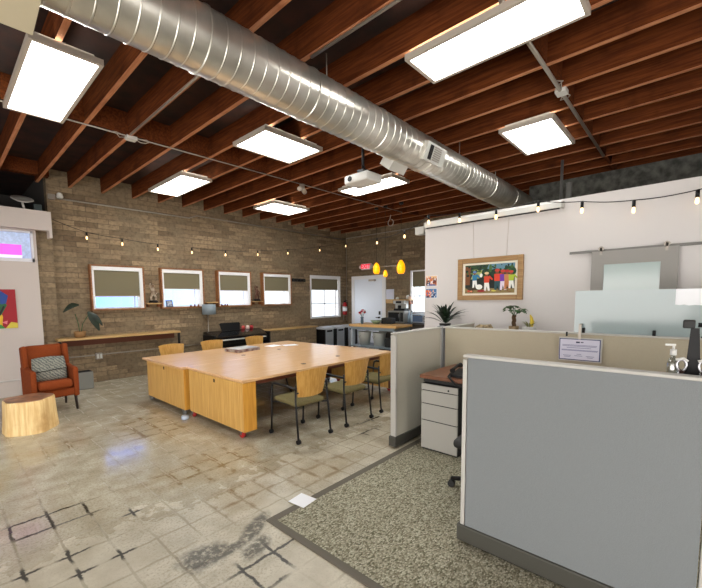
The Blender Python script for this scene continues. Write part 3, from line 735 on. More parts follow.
# things on and under the tables
bx = thing('game_box', 'flat printed box lying on the rear table', 'box', (4.08, 6.2, .74), .12)
MB().span((-.27, -.2, 0), (.27, .2, .055), .004).build('box_lid', mat('box_print', (176, 166, 158), .5, rgb2=(104, 70, 72), nscale=9), bx)
MB().span((-.255, -.185, .055), (.255, .185, .057)).build('lid_print', mat('lid_print_paint', (150, 156, 168), .5, rgb2=(214, 208, 198), nscale=7), bx)
for q, (x, y, rz) in enumerate(((4.9, 6.3, .2), (5.2, 6.1, -.3))):
    o = MB().box((0, 0, .0015), (.3, .22, .003)).build('paper_sheet', M_paper, None, (x, y, .7405)); o.rotation_euler = (0, 0, rz)
    tag(o, ('pale sheet of paper on the rear table beside the printed box', 'pale sheet of paper at the far corner of the rear table')[q], 'paper', 'papers on the rear table')
conduit([(3.75, 4.6, .70), (3.78, 4.5, .35), (3.9, 4.45, .12), (4.1, 4.5, .02), (4.4, 4.7, .02), (4.5, 5.0, .3), (4.4, 5.1, .62)], 'black power cable hanging in a loop beneath the front table', 'power_cable', .012, M_blackp, 'cable')
tag(MB().lathe([(0, 0), (.05, 0), (.055, .03), (.05, .05), (0, .055)], (2.42, 5.22, 0), 12).build('floor_wrapper', mat('pale_blue_plastic', (190, 205, 225), .3)), 'crumpled pale blue wrapper on the floor between the two tables', 'wrapper')

# ================================================================== CHAIRS (facing +Y in local space)
def make_chair(label):
    r = thing('conference_chair', label, 'chair', (0, 0, 0), 0, 'ply back chairs at the tables')
    # seat
    MB().box((0, .02, .455), (.47, .46, .06), (.03, 0, 0), .028, 4).build('seat', M_olive, r, smooth=60)
    # curved, tapered back: wider at the top
    m = MB(); n = 8; rows = []
    bm = m.bm
    for layer in (0, .012):
        g = []
        for j in range(7):
            t = j/6; z = .53+t*.35; hw = .20+.055*t
            yy = -.235-.05*t
            row = []
            for i in range(n+1):
                s = -1+2*i/n
                zz = z-(.02*s*s if j == 6 else 0)+(.012*s*s if j == 0 else 0)
                row.append(bm.verts.new((s*hw, yy+.035*s*s+layer, zz)))
            g.append(row)
        rows.append(g)
    for L_, g in enumerate(rows):
        for j in range(6):
            for i in range(n): bm.faces.new((g[j][i], g[j][i+1], g[j+1][i+1], g[j+1][i]))
    A, Bk = rows
    for i in range(n):
        bm.faces.new((A[0][i], A[0][i+1], Bk[0][i+1], Bk[0][i])); bm.faces.new((A[6][i], A[6][i+1], Bk[6][i+1], Bk[6][i]))
    for j in range(6):
        bm.faces.new((A[j][0], A[j+1][0], Bk[j+1][0], Bk[j][0])); bm.faces.new((A[j][n], A[j+1][n], Bk[j+1][n], Bk[j][n]))
    m.build('backrest', M_plyback, r, smooth=50)
    for s in (-1, 1):
        # side frame: rear leg up to the arm, arm forward, front leg down
        MB().tube([(s*.265, -.27, .055), (s*.262, -.245, .3), (s*.258, -.225, .50), (s*.25, -.22, .70)], .0125, 8).build('leg', M_black, r)
        MB().tube([(s*.265, .27, .055), (s*.265, .255, .3), (s*.265, .24, .60), (s*.265, .225, .655)], .0125, 8).build('leg', M_black, r)
        MB().tube([(s*.265, .225, .655), (s*.268, .18, .672), (s*.268, -.12, .665), (s*.258, -.222, .66)], [.0125, .016, .016, .0125], 8).build('armrest', M_black, r)
        MB().tube([(s*.26, .25, .42), (s*.2, .2, .42), (s*.2, -.2, .42), (s*.26, -.235, .42)], .010, 8).build('seat_rail', M_black, r)
        MB().tube([(s*.255, -.225, .60), (s*.215, -.228, .60)], .010, 6).build('back_bracket', M_black, r)
        for yy in (-.275, .275):
            MB().cyl((s*.265-.02, yy, .027), (s*.265+.02, yy, .027), .027, 14).cyl((s*.265, yy, .03), (s*.265, yy, .07), .011, 8).build('caster', M_blackp, r)
    return r
c1 = make_chair('nearest ply back chair with olive seat, at the front table corner')
c1.location = (3.16, 3.53, 0); c1.rotation_euler.z = -.04
dup(c1, (3.99, 3.51, 0), -.02, 'middle ply back chair in the near row of three')
dup(c1, (4.80, 3.55, 0), .03, 'ply back chair partly hidden behind the beige panel end')
dup(c1, (3.15, 6.98, 0), PI+.03, 'leftmost far-side chair, seen as a ply back over the rear table')
dup(c1, (4.0, 6.98, 0), PI-.02, 'ply back chair across the rear table, in front of the piano')
dup(c1, (5.08, 6.98, 0), PI+.02, 'ply back chair across the rear table, right of the printed box')

# ================================================================== ARMCHAIR CORNER
ac = thing('armchair', 'rust orange upholstered armchair by the left white wall', 'armchair', (1.20, 7.30, 0), .06); ac.scale = (.90, .95, 1)
MB().box((0, 0, .30), (.60, .60, .13), None, .03, 3).build('seat_base', M_orange, ac, smooth=60)
MB().box((0, -.04, .43), (.50, .60, .14), (-.04, 0, 0), .05, 4).build('seat_cushion', M_orange, ac, smooth=60)
m = MB().box((0, .27, .70), (.56, .13, .66), (-.16, 0, 0), .045, 4)
m.build('backrest', M_orange, ac, smooth=60)
for s in (-1, 1):
    MB().box((s*.305, .22, .74), (.08, .2, .58), (-.14, 0, 0), .03, 3).build('wing', M_orange, ac, smooth=60)
    MB().prism([(-.32, .22), (.33, .22), (.36, .7), (.16, .72), (-.05, .69), (-.28, .685), (-.325, .66)], .085, Matrix(((0, 0, 1, s*.305-.0425), (1, 0, 0, 0), (0, 1, 0, 0), (0, 0, 0, 1)))).build('armrest', M_orange, ac)
    for y, d in ((-.27, -.02), (.28, .05)):
        MB().tube([(s*.29, y, .24), (s*.30, y+d, 0)], [.026, .017], 10).build('leg', M_legw, ac)
for o in list(ac.children):
    if o.name.startswith('armrest'):
        bv = o.modifiers.new('round', 'BEVEL'); bv.width = .025; bv.segments = 3
pl = thing('cushion', 'grey patterned cushion leaning on the orange armchair back', 'cushion', (1.19, 7.17, .515), .06)
m = MB(); bm = m.bm; n = 10; g = []
for side in (-1, 1):
    rows = []
    for j in range(n+1):
        row = []
        for i in range(n+1):
            u, v = -1+2*i/n, -1+2*j/n
            th = .065*((1-u**4)*(1-v**4))**.6+.004
            row.append(bm.verts.new((u*.225*(1-.06*v*v), side*th, v*.195*(1-.08*u*u)+.17)))
        rows.append(row)
    for j in range(n):
        for i in range(n): bm.faces.new((rows[j][i], rows[j][i+1], rows[j+1][i+1], rows[j+1][i]))
    g.append(rows)
for i in range(n):
    for a, b in (((0, i), (0, i+1)), ((n, i), (n, i+1)), ((i, 0), (i+1, 0)), ((i, n), (i+1, n))):
        bm.faces.new((g[0][a[0]][a[1]], g[0][b[0]][b[1]], g[1][b[0]][b[1]], g[1][a[0]][a[1]]))
o = m.build('cover', M_pillow, pl, smooth=70); o.rotation_euler = (-.3, 0, 0)
o = MB().tube([(-.2, -.06, .12), (-.05, -.075, .125), (.08, -.075, .14), (.2, -.06, .145)], .006, 6).build('piping', mat('dark_piping', (60, 62, 60), .9), pl); o.rotation_euler = (-.3, 0, 0)

# stump table
st = thing('stump_table', 'pale debarked tree stump used as a side table before the armchair', 'side table', (.79, 6.40, 0))
m = MB(); bm = m.bm; n = 48; rows = []
lob = [1+.035*math.sin(3*a+.6)+.045*math.sin(5*a+1.9)+.015*math.sin(9*a) for a in [2*PI*k/n for k in range(n)]]
for z, rr in ((0, .306), (.04, .304), (.15, .294), (.30, .286), (.41, .280), (.43, .272)):
    rows.append([bm.verts.new((rr*lob[k]*math.cos(2*PI*k/n), rr*lob[k]*math.sin(2*PI*k/n), z)) for k in range(n)])
for A, Bq in zip(rows, rows[1:]):
    for k in range(n): bm.faces.new((A[k], A[(k+1) % n], Bq[(k+1) % n], Bq[k])).smooth = True
bm.faces.new(rows[0][::-1]); bm.faces.new(rows[-1])
m.build('trunk', wood_mat('stump_wood', (246, 220, 162), (222, 184, 122), 2, .6, 2, (190, 142, 84)), st, smooth=50)
MB().prism([(.268*lob[k]*math.cos(2*PI*k/n), .268*lob[k]*math.sin(2*PI*k/n)) for k in range(n)], .004, Matrix.Translation((0, 0, .43))).build('cut_top', mat('stump_top', (150, 104, 76), .35, noise=.25, nscale=10), st)

o = thing('floor_planter', 'small grey box planter on the floor right of the armchair', 'planter', (1.97, 8.62, 0))
MB().span((-.13, -.13, 0), (.13, .13, .34), .01).build('box_body', mat('grey_planter', (128, 128, 122), .7), o)
MB().span((-.11, -.11, .34), (.11, .11, .345)).build('soil', M_dark, o)

# ================================================================== WINDOW WALL FURNITURE
sc = thing('wall_counter', 'long narrow timber counter fixed to the brick under the left windows', 'counter', (2.82, 8.9, 0))
MB().span((-1.22, -.17, .955), (1.22, .19, 1.0), .004).build('counter_top', M_shelfw, sc)
MB().span((-1.18, .10, .82), (1.18, .19, .955)).build('shade_ledger', M_edge, sc)  # dark ledger made taller to stand in for shade under the counter
for x in (-1.19, 1.19): MB().span((x-.02, -.15, .0 if x > 0 else .7), (x+.02, -.10, .955)).build('leg' if x > 0 else 'bracket', M_black, sc)
def pot_plant():
    r = thing('potted_plant', 'tan basket plant with two tall dark leaves on the wall counter', 'plant', (2.0, 8.85, 1.0))
    MB().lathe([(0, 0), (.085, 0), (.11, .12), (.105, .125), (.09, .11), (0, .11)], n=18).build('basket', M_terra, r)
    st_ = MB(); lf = MB()
    for (bx_, tx, tz, ty) in ((.0, -.08, .50, 0), (.02, .20, .46, -.03)):
        st_.tube([(bx_, 0, .1), (bx_*.5+tx*.25, 0, tz*.6), (tx*.75, ty, tz*.95)], .007, 6)
    lf.leaf((.02, 0, .66), (-.26, -.02, .52), .05, .05, side=Vector((-.15, -.03, .3))); lf.leaf((.0, 0, .64), (-.2, -.06, .62), .035, .04, side=Vector((-.05, -.1, .3)))
    lf.leaf((.17, 0, .52), (.34, -.04, .12), .075, .03, side=Vector((.8, .1, .3))); lf.leaf((.2, 0, .5), (.40, -.06, .22), .05, .04, side=Vector((.7, .2, .45)))
    st_.build('stem', M_green, r); lf.build('leaf', M_greend, r)
pot_plant()
def bracket_shelf(x, label):
    r = thing('bracket_shelf', label, 'shelf', (x, YB, 1.58), 0, 'small shelves between the windows')
    MB().span((-.17, -.17, .06), (.17, 0, .09), .004).build('board', M_shelfw, r)
    for s in (-1, 1): MB().span((s*.12-.012, -.13, .0), (s*.12+.012, 0, .06)).build('bracket', M_trimB, r)
bracket_shelf(3.55, 'small shelf under the statuette between the first and second windows')
bracket_shelf(5.02, 'small bracket shelf above the grey lampshade')
bracket_shelf(6.47, 'small shelf under the statuette between the third and fourth windows')
def statuette(x, label, m_):
    r = thing('statuette', label, 'statuette', (x, YB-.09, 1.67))
    MB().lathe([(0, 0), (.1, 0), (.1, .04), (.07, .06), (0, .06)], n=16).build('plinth', M_blackp, r)
    m = MB()
    m.tube([(-.04, 0, .05), (-.05, 0, .14), (-.01, 0, .22)], [.022, .028, .03], 8)
    m.tube([(.05, 0, .05), (.06, 0, .13), (.01, 0, .22)], [.022, .028, .03], 8)
    m.tube([(0, 0, .2), (.0, 0, .28), (.01, 0, .34)], [.04, .045, .03], 10)
    m.tube([(.03, 0, .31), (.09, -.01, .24), (.05, -.03, .2)], [.018, .016, .012], 8); m.tube([(-.03, 0, .31), (-.06, 0, .38), (-.05, 0, .45)], [.018, .015, .012], 8)
    m.lathe([(0, -.04), (.03, -.02), (.034, .01), (.02, .04), (0, .045)], (.012, 0, .385), 12)
    m.build('figure', m_, r, smooth=60)
statuette(3.55, 'bronze and white figure on the shelf between first and second windows', mat('figure_bronze', (116, 84, 56), .35, .3, rgb2=(214, 200, 180), nscale=9))
statuette(6.47, 'dark brown figure on the shelf between third and fourth windows', mat('figure_brown', (84, 48, 30), .4))
o = thing('framed_photo', 'small blue photo frame leaning on the second window sill', 'photo frame', (3.93, YB-.07, 1.56), .1)
f = MB().box((0, 0, .085), (.17, .015, .17), (-.2, 0, 0)); f.build('frame_border', mat('slate_frame', (70, 84, 104), .5), o)
MB().box((0, -.009, .085), (.12, .004, .12), (-.2, 0, 0)).build('picture', mat('frame_picture', (190, 205, 225), .4, rgb2=(110, 100, 110), nscale=25), o)
for q, x in enumerate((4.48, 4.58, 4.68, 5.35, 5.45, 5.52)):
    lab = ['leftmost', 'middle', 'rightmost'][q % 3]
    r = tag(MB().lathe([(0, 0), (.022, 0), (.026, .02), (.012, .035), (.018, .05), (0, .062)], n=10).build('ornament', M_trimB, None, (x, YB-.06, 1.575 if q < 3 else 1.572)), lab+' of three tiny brown ornaments on the '+('second' if q < 3 else 'third')+' window sill', 'ornament', 'tiny ornaments on the sills')
    r.location.z = 1.56
bpy.data.objects['framed_photo'].location.z = 1.56
o = thing('coat_rail', 'black wall rail with pegs between the fourth and fifth windows', 'coat rail', (8.15, YB, 2.31))
MB().span((-.3, -.03, -.05), (.3, 0, .05), .006).build('rail_board', M_black, o)
for x in (-.22, -.07, .08, .22): MB().tube([(x, -.03, 0), (x, -.08, -.01), (x, -.09, .03)], .01, 6).build('peg', M_black, o)

# digital piano
pn = thing('digital_piano', 'black digital piano with a music rest against the window wall', 'piano', (5.55, 8.6, 0))
MB().span((-.83, -.20, .60), (.83, .33, .78), .01).build('body', M_blackp, pn)
MB().prism([(-.26, .78), (.33, .78), (.33, .90), (.22, .915), (-.20, .80)], 1.66, Matrix(((0, 0, 1, -.83), (1, 0, 0, 0), (0, 1, 0, 0), (0, 0, 0, 1)))).build('top_cover', mat('piano_gloss', (16, 17, 22), .15, coat=.6), pn)
for s in (-1, 1):
    MB().span((s*.83-.03, -.26, 0), (s*.83+.03, .30, .84), .01).build('side_panel', M_blackp, pn)
MB().span((-.8, .2, .2), (.8, .23, .6)).build('rear_panel', M_blackp, pn)
MB().span((-.7, -.28, .70), (.7, -.2, .725)).build('key_slip', M_white2, pn)
m = MB().prism([(-.27, 0), (.27, 0), (.31, .19), (.28, .215), (-.28, .215), (-.31, .19)], .018, Matrix(((1, 0, 0, -.13), (0, .25, -.97, .16), (0, .97, .25, .90), (0, 0, 0, 1))))
m.build('music_rest', M_blackp, pn)
for q, (x, c, nm) in enumerate(((5.86, (196, 70, 66), 'red'), (6.0, (226, 196, 186), 'pink'), (6.13, (170, 40, 44), 'dark red'))):
    tag(MB().lathe([(0, 0), (.045, 0), (.055, .04), (.04, .09), (0, .1)], n=12).build('trinket', pm(c), None, (x, 8.83, .909)), 'small '+nm+' trinket on top of the piano right of the music rest', 'trinket', 'trinkets on the piano')
lp = thing('floor_lamp', 'standing lamp with a grey drum shade behind the piano', 'lamp', (4.9, 8.98, 0))
MB().lathe([(0, 0), (.10, 0), (.10, .02), (.02, .03), (0, .03)], n=20).build('base', M_cond, lp)
MB().cyl((0, 0, .02), (0, 0, 1.45), .01).build('pole', M_cond, lp)
MB().lathe([(.17, 1.35), (.17, 1.61), (.164, 1.61), (.164, 1.35), (.17, 1.35)], (0, -.06, 0), 24).build('lamp_shade', mat('grey_shade', (132, 144, 152), .7), lp)
# long low timber bench/cabinet between piano and bins
bk = thing('low_cabinet', 'low timber storage bench running along the window wall right of the piano', 'cabinet', (7.5, 8.78, 0))
MB().span((-1.06, -.02, 0), (1.10, .30, .80), .004).build('body', M_brickX, bk)
MB().span((-1.08, -.06, .80), (1.12, .31, .84), .004).build('top_board', M_shelfw, bk)

# bins
def bin_(x, label):
    r = thing('recycling_bin', label, 'bin', (x, 8.72, 0), 0, 'steel bins under the fifth window')
    MB().span((-.2, -.2, .03), (.2, .2, .70), .02).build('body', mat('steel_bin', (172, 178, 186), .35, .25), r)
    MB().span((-.27, -.21, 0), (-.2, .21, .71)).span((.2, -.21, 0), (.27, .21, .71)).span((-.2, -.205, 0), (.2, .205, .06)).build('side_frame', M_blackp, r)
    MB().prism([(-.21, .70), (.21, .70), (.2, .77), (.05, .80), (-.18, .76)], .44, Matrix(((0, 0, 1, -.22), (1, 0, 0, 0), (0, 1, 0, 0), (0, 0, 0, 1)))).build('lid', mat('bin_lid', (196, 198, 202), .4, .1), r)
    MB().span((-.12, -.213, .62), (.12, -.2, .68)).build('flap', M_blackp, r)
bin_(8.97, 'leftmost of the three steel bins under the fifth window')
bin_(9.52, 'middle steel bin of the three under the fifth window')
bin_(10.1, 'rightmost steel bin, in the far corner below the extinguisher')
fe = thing('fire_extinguisher', 'red fire extinguisher with white label hanging in the far corner', 'fire extinguisher', (10.3, YB-.09, 1.12))
MB().lathe([(0, 0), (.075, 0), (.08, .03), (.08, .36), (.06, .42), (.025, .45), (0, .45)], n=18).build('cylinder', M_red, fe)
MB().lathe([(.081, .13), (.082, .13), (.082, .3), (.081, .3)], n=18).build('label_band', M_paper, fe)
MB().box((0, 0, .48), (.05, .06, .06)).box((0, -.05, .52), (.02, .14, .015), (.3, 0, 0)).tube([(.02, 0, .46), (.1, -.02, .44), (.11, -.02, .2)], .012, 6).build('valve', M_black, fe)
MB().span((-.03, .075, .1), (.03, .09, .42)).build('bracket', M_cond, fe)
MB().cyl((0, .06, -.2), (0, .06, 0), .012).build('tag_strip', M_cond, fe)

# ================================================================== KITCHEN END
ex = thing('exit_sign', 'illuminated red exit sign with twin lamp heads above the white door', 'exit sign', (10.38, 8.12, 2.68))
MB().span((0, -.2, 0), (.1, .2, .21), .01).build('housing', M_white2, ex)
MB().span((-.006, -.17, .03), (0, .17, .18)).build('sign_face', mat('pink_sign_face', (240, 190, 198), .4, emit=(255, 150, 165), estr=.25), ex)
cu = bpy.data.curves.new('exit_text', 'FONT'); cu.body = 'EXIT'; cu.size = .2; cu.offset = .006; cu.align_x = 'CENTER'; cu.align_y = 'CENTER'; cu.extrude = .002
to = bpy.data.objects.new('tmp', cu); COL.objects.link(to)
dg = bpy.context.evaluated_depsgraph_get(); me = bpy.data.meshes.new_from_object(to.evaluated_get(dg)); bpy.data.objects.remove(to)
me.materials.clear(); me.materials.append(mat('red_letters', (190, 10, 40), .4, emit=(225, 0, 40), estr=.5))
o = bpy.data.objects.new('lettering', me); COL.objects.link(o); o.parent = ex
o.matrix_local = Matrix.Translation((-.009, 0, .105)) @ MXW
for s in (-1, 1): MB().lathe([(0, -.05), (.055, -.05), (.06, .02), (.03, .06), (0, .06)], (.05, s*.25, .1), 14, None, Euler((0, -PI/2, 0)).to_matrix().to_4x4()).build('lamp_head', M_white2, ex)
# pendants
def pendant(y, z, h, label, bar=False):
    r = thing('pendant_lamp', label, 'pendant lamp', (8.0, y, z), 0, 'amber pendant lamps over the kitchen cart')
    k = h/.34
    MB().lathe([(0, -.17*k), (.07*k, -.165*k), (.1*k, -.1*k), (.105*k, -.02*k), (.085*k, .07*k), (.04*k, .15*k), (.012*k, .17*k), (0, .17*k)], n=22).build('lamp_shade', M_yellow, r, smooth=70)
    MB().cyl((0, 0, .17*k), (0, 0, JB-z), .004, 6).build('cord', M_blackp, r)
    MB().cyl((0, 0, JB-z-.05), (0, 0, JB-z), .05, 14).build('ceiling_cap', M_blackp, r)
sy = 8/9
pendant(5.903, 2.471, .29, 'left tall amber egg shaped pendant lamp')
pendant(5.629, 2.325, .18, 'small round amber pendant lamp hanging lowest in the middle')
pendant(5.167, 2.46, .335, 'right amber egg shaped pendant lamp with a dark finial')
bpy.data.objects['pendant_lamp.002'].location.z += 0
tag(MB().tube([(8.0, 5.81, 2.50), (8.0, 5.28, 2.50)], .009, 6).build('pendant_rod', M_cond), 'thin horizontal rod between the amber pendant lamps', 'rod')

kc = thing('kitchen_cart', 'butcher block topped grey metal work table before the white door', 'work table', (8.95, 6.45, 0))
MB().span((-.42, -.78, .885), (.42, .86, .955), .006).build('top', M_butcher, kc)
for sx, sy_ in ((-1, -1), (-1, 1), (1, -1), (1, 1)):
    MB().span((sx*.37-.025, sy_*.74+.04-.025, 0), (sx*.37+.025, sy_*.74+.04+.025, .885)).build('leg', mat('cart_white_metal', (196, 204, 212), .5, .2), kc)
MB().span((-.40, -.73, .80), (.40, .81, .885)).build('apron', M_bluegr, kc)
MB().span((-.40, -.73, .30), (.40, .81, .335)).build('lower_shelf', M_bluegr, kc)
def tub(y, label):
    r = thing('storage_tub', label, 'tub', (8.83, y, .335), 0, 'white tubs on the lower shelf')
    MB().lathe([(0, 0), (.15, 0), (.19, .36), (.2, .37), (.2, .39), (.18, .39), (.145, .02), (0, .02)], n=20).build('tub_body', mat('tub_plastic', (210, 212, 206), .5), r)
    MB().tube([(-.2, .0, .3), (-.215, .05, .22), (-.205, .1, .3)], .006, 6).build('handle', M_cond, r)
tub(6.95, 'left white tub on the lower shelf of the butcher block table')
tub(6.42, 'right white tub on the lower shelf of the butcher block table')
tag(MB().span((-.15, -.2, 0), (.15, .2, .25), .01).build('storage_crate', M_rubber, None, (8.83, 5.93, .335)), 'dark crate on the lower shelf beside the white tubs', 'crate')
vs = thing('flower_vase', 'glass vase of red and white flowers on the butcher block top', 'vase', (8.76, 6.99, .955))
MB().lathe([(0, 0), (.035, 0), (.045, .06), (.04, .16), (.05, .2), (.045, .2), (.035, .16), (.04, .06), (0, .01)], n=16).build('vase_body', mat('blue_grey_glass', (90, 110, 126), .15), vs)
m = MB(); 
fl = [(-.08, .02, .33, (170, 24, 44)), (.03, -.06, .38, (236, 222, 226)), (.0, .05, .31, (240, 196, 200)), (.07, .07, .36, (176, 30, 60)), (-.02, -.11, .34, (150, 20, 40)), (.02, .1, .29, (240, 230, 226)), (.0, -.02, .40, (226, 150, 160))]
for x, y, z, c in fl: m.tube([(0, 0, .15), (x*.5, y*.5, .25), (x, y, z)], .004, 5)
m.build('stem', M_green, vs)
for x, y, z, c in fl: MB().lathe([(0, -.03), (.03, -.02), (.045, .01), (.03, .03), (0, .02)], (x, y, z), 10).build('flower', pm(c), vs)
tag(MB().lathe([(0, 0), (.08, 0), (.17, .1), (.165, .1), (.08, .015), (0, .015)], n=20).build('bowl', mat('green_bowl', (128, 146, 112), .4), None, (8.95, 6.62, .955)), 'pale green bowl on the butcher block top', 'bowl')
tag(MB().span((-.12, -.17, 0), (.12, .17, .17), .02).build('bread_bin', M_rubber, None, (9.22, 6.38, .955)), 'dark box behind the green bowl on the butcher block top', 'box')
# back counter
bc = thing('kitchen_counter', 'dark kitchen counter along the end wall under the window', 'counter', (10.13, 5.9, 0))
MB().span((-.35, -1.2, .89), (.35, 1.28, .93), .004).build('worktop', mat('dark_worktop', (60, 52, 44), .4), bc)
MB().span((-.31, -1.2, 0), (.35, 1.26, .89)).build('cabinet_body', mat('dark_cabinet', (66, 58, 50), .6), bc)
for y in (-.9, -.3, .3, .9): 
    d = MB().span((-.325, y-.28, .1), (-.31, y+.28, .86), .003).build('cabinet_door', mat('dark_cabinet_door', (74, 64, 54), .6), bc)
    MB().tube([(-.345, y+.2, .6), (-.345, y+.2, .75)], .008, 6).build('handle', M_chrome, d)
mw = thing('microwave', 'black fronted microwave on the dark counter', 'microwave', (10.1, 6.58, .93))
MB().span((-.2, -.30, .01), (.2, .30, .37), .01).build('case', mat('microwave_case', (150, 150, 146), .4, .4), mw)
MB().span((-.215, -.14, .05), (-.2, .27, .33), .004).build('door', M_blackp, mw)
MB().span((-.213, -.27, .05), (-.2, -.17, .33)).build('control_panel', M_rubber, mw)
MB().cyl((-.235, -.145, .08), (-.235, -.145, .3), .01, 8).build('handle', M_chrome, mw)
to_ = thing('toaster_oven', 'silver toaster oven at the right end of the dark counter', 'toaster oven', (10.1, 5.78, .93))
MB().span((-.17, -.24, .02), (.17, .24, .29), .01).build('case', mat('oven_steel', (176, 186, 200), .3, .5), to_)
MB().span((-.18, -.11, .06), (-.17, .21, .24)).build('glass_door', mat('oven_glass', (96, 116, 146), .15), to_)
MB().cyl((-.2, -.1, .25), (-.2, .2, .25), .008, 8).build('handle', M_chrome, to_)
for z in (.08, .15, .22): MB().cyl((-.17, -.175, z), (-.19, -.175, z), .018, 10).build('knob', M_blackp, to_)
ks = thing('kitchen_shelf', 'small timber wall shelf above the microwave', 'shelf', (XF, 6.72, 1.62))
MB().span((-.26, -.42, 0), (0, .28, .035), .004).build('board', M_shelfw, ks)
for y in (-.39, .22): MB().span((-.2, y-.012, -.12), (0, y+.012, 0)).build('bracket', M_trimB, ks)
cf = thing('coffee_machine', 'silver coffee machine hanging under the timber wall shelf', 'coffee machine', (10.26, 6.62, 1.30))
MB().span((-.12, -.2, .0), (.12, .2, .07), .015).build('drip_base', M_blackp, cf)
MB().span((-.02, -.2, .07), (.12, .2, .32), .01).build('body', mat('machine_steel', (190, 190, 186), .35, .3), cf)
MB().span((-.14, -.2, .22), (.0, .2, .32), .01).build('brew_head', mat('machine_steel', (190, 190, 186), .35, .3), cf)
MB().span((-.145, -.1, .24), (-.138, .1, .30)).build('display', M_blackp, cf)
MB().lathe([(0, .0), (.05, 0), (.055, .08), (.04, .1), (0, .1)], (-.06, .02, .07), 14).build('jug', M_blackp, cf)
ks2 = thing('appliance_stand', 'low rack carrying the coffee machine over the microwave', 'rack', (10.3, 6.62, .93))
for y in (-.32, .32): MB().span((-.1, y-.01, 0), (.1, y+.01, .37)).build('upright', M_black, ks2)
MB().span((-.12, -.33, .362), (.14, .33, .37)).build('rack_board', M_black, ks2)
for q, (y, c, hh) in enumerate(((6.83, (222, 222, 218), .07), (6.45, (236, 234, 230), .13), (6.36, (220, 190, 170), .10))):
    tag(MB().lathe([(0, 0), (.05, 0), (.055, hh*.6), (.03, hh), (0, hh)], n=14).build('canister', pm(c), None, (10.37, y, 1.655)), ('low white dish', 'white jar', 'small pinkish jar')[q]+' on the timber shelf above the microwave', 'jar', 'jars on the kitchen shelf')
for q, (y, hh, c) in enumerate(((6.10, .34, (196, 216, 232)), (6.2, .42, (150, 170, 190)))):
    tag(MB().lathe([(0, 0), (.04, 0), (.042, hh*.65), (.015, hh*.8), (.015, hh), (0, hh)], n=14).build('bottle', mat('bottle_%d' % q, c, .2), None, (10.05, y, .93)), ('shorter pale bottle', 'taller grey blue bottle')[q]+' between the microwave and the toaster oven', 'bottle', 'bottles on the counter')
nb = thing('notice_board', 'pale notice board on the end wall right of the white door', 'notice board', (XF, 7.19, 1.66))
MB().span((-.02, -.15, 0), (0, .15, .33)).build('board', mat('pale_board', (206, 208, 222), .6), nb)
MB().span((-.03, -.16, -.13), (0, .16, .0)).build('tray', M_shelfw, nb)

# ================================================================== CUBICLE PANELS
def panel(name, label, c, rz, Lg, Hh, fab, posts=(1, 1)):
    """panel along local x, base at z=0"""
    r = thing(name, label, 'partition', c, rz, 'cubicle partitions')
    h = Lg/2; t = .035
    MB().span((-h+.034, -t+.004, .14), (h-.034, t-.004, Hh-.018)).build('fabric', fab, r)
    MB().span((-h, -t, Hh-.018), (h, t, Hh), .005).build('top_cap', M_ptrim, r)
    for s, on_ in zip((-1, 1), posts):
        if on_: MB().span((s*h-(.028 if s > 0 else 0), -t, .14), (s*h+(.028 if s < 0 else 0), t, Hh-.03), .004).build('end_post', M_ptrim, r)
    MB().span((-h-.02, -t-.012, .025), (h+(.02 if posts[1] else 0), t+.012, .14), .008).build('base_rail', M_pbase, r)
    MB().span((-h+.05, -.02, 0.008), (h-.05, .02, .03)).build('foot', M_blackp, r)
    return r
# rz=pi/2 makes local x run along +Y
panel('cubicle_panel', 'large grey fabric partition with charcoal base in the right foreground', (2.482, .49, 0), PI/2, 1.205, 1.33, M_greyfab)
panel('cubicle_panel', 'pale fabric partition standing end-on beside the near chairs', (4.078, 2.385, 0), 0, 1.075, 1.325, M_beigefab2)
panel('cubicle_panel', 'beige partition behind the drawers carrying the frosted screen', (4.655, 1.0, 0), PI/2, 2.68, 1.33, M_beigefab, (0, 0))
panel('cubicle_panel', 'short partition beyond the beige one, meeting the white wall ledge', (5.19, 2.385, 0), 0, .96, 1.32, M_beigefab2, (0, 0))
pp = thing('corner_post', 'grey corner post where the pale and beige partitions meet', 'post', (4.655, 2.385, 0))
MB().span((-.036, -.045, .0), (.036, .04, 1.335), .005).build('post', mat('post_grey', (140, 140, 142), .5), pp)
MB().span((-.042, -.012, .15), (-.036, .012, 1.33)).build('slot', M_dark, pp)
# end trim with a dark seam on the grey panel, and the next panel at its right end
pr_ = panel('cubicle_panel', 'pale panel edge at the far right border of the photo', (2.482, -.73, 0), PI/2, 1.19, 1.33, M_beigefab2, (1, 0))
# frosted screen on the back panel
gs = thing('privacy_screen', 'frosted clear screen clamped on top of the beige partition', 'screen', (4.655, -.1, 1.331))
MB().span((-.004, -.24, .0), (.004, .985, .43)).span((-.004, -1.2, 0), (.004, -.243, .43)).build('screen_sheet', M_frost, gs)
for y in (.9, .35): MB().span((-.03, y-.012, -.03), (.03, y+.012, .05), .004).build('clamp', M_blackp, gs)
o = thing('taped_paper', 'white paper sheet with a torn lower edge taped on the frosted screen', 'paper', (4.648, .12, 1.62))
MB().prism([(0, .0), (.03, -.005), (.06, .0), (.09, -.008), (.13, -.002), (.17, -.006), (.3, .0), (.3, .14), (0, .14)], .002, Matrix(((0, 0, -1, 0), (-1, 0, 0, 0), (0, 1, 0, 0), (0, 0, 0, 1)))).build('sheet', M_paper, o)
MB().span((-.0035, -.20, .085), (-.0022, -.168, .102)).build('printed_mark', mat('grey_ink', (90, 96, 104), .7), o)

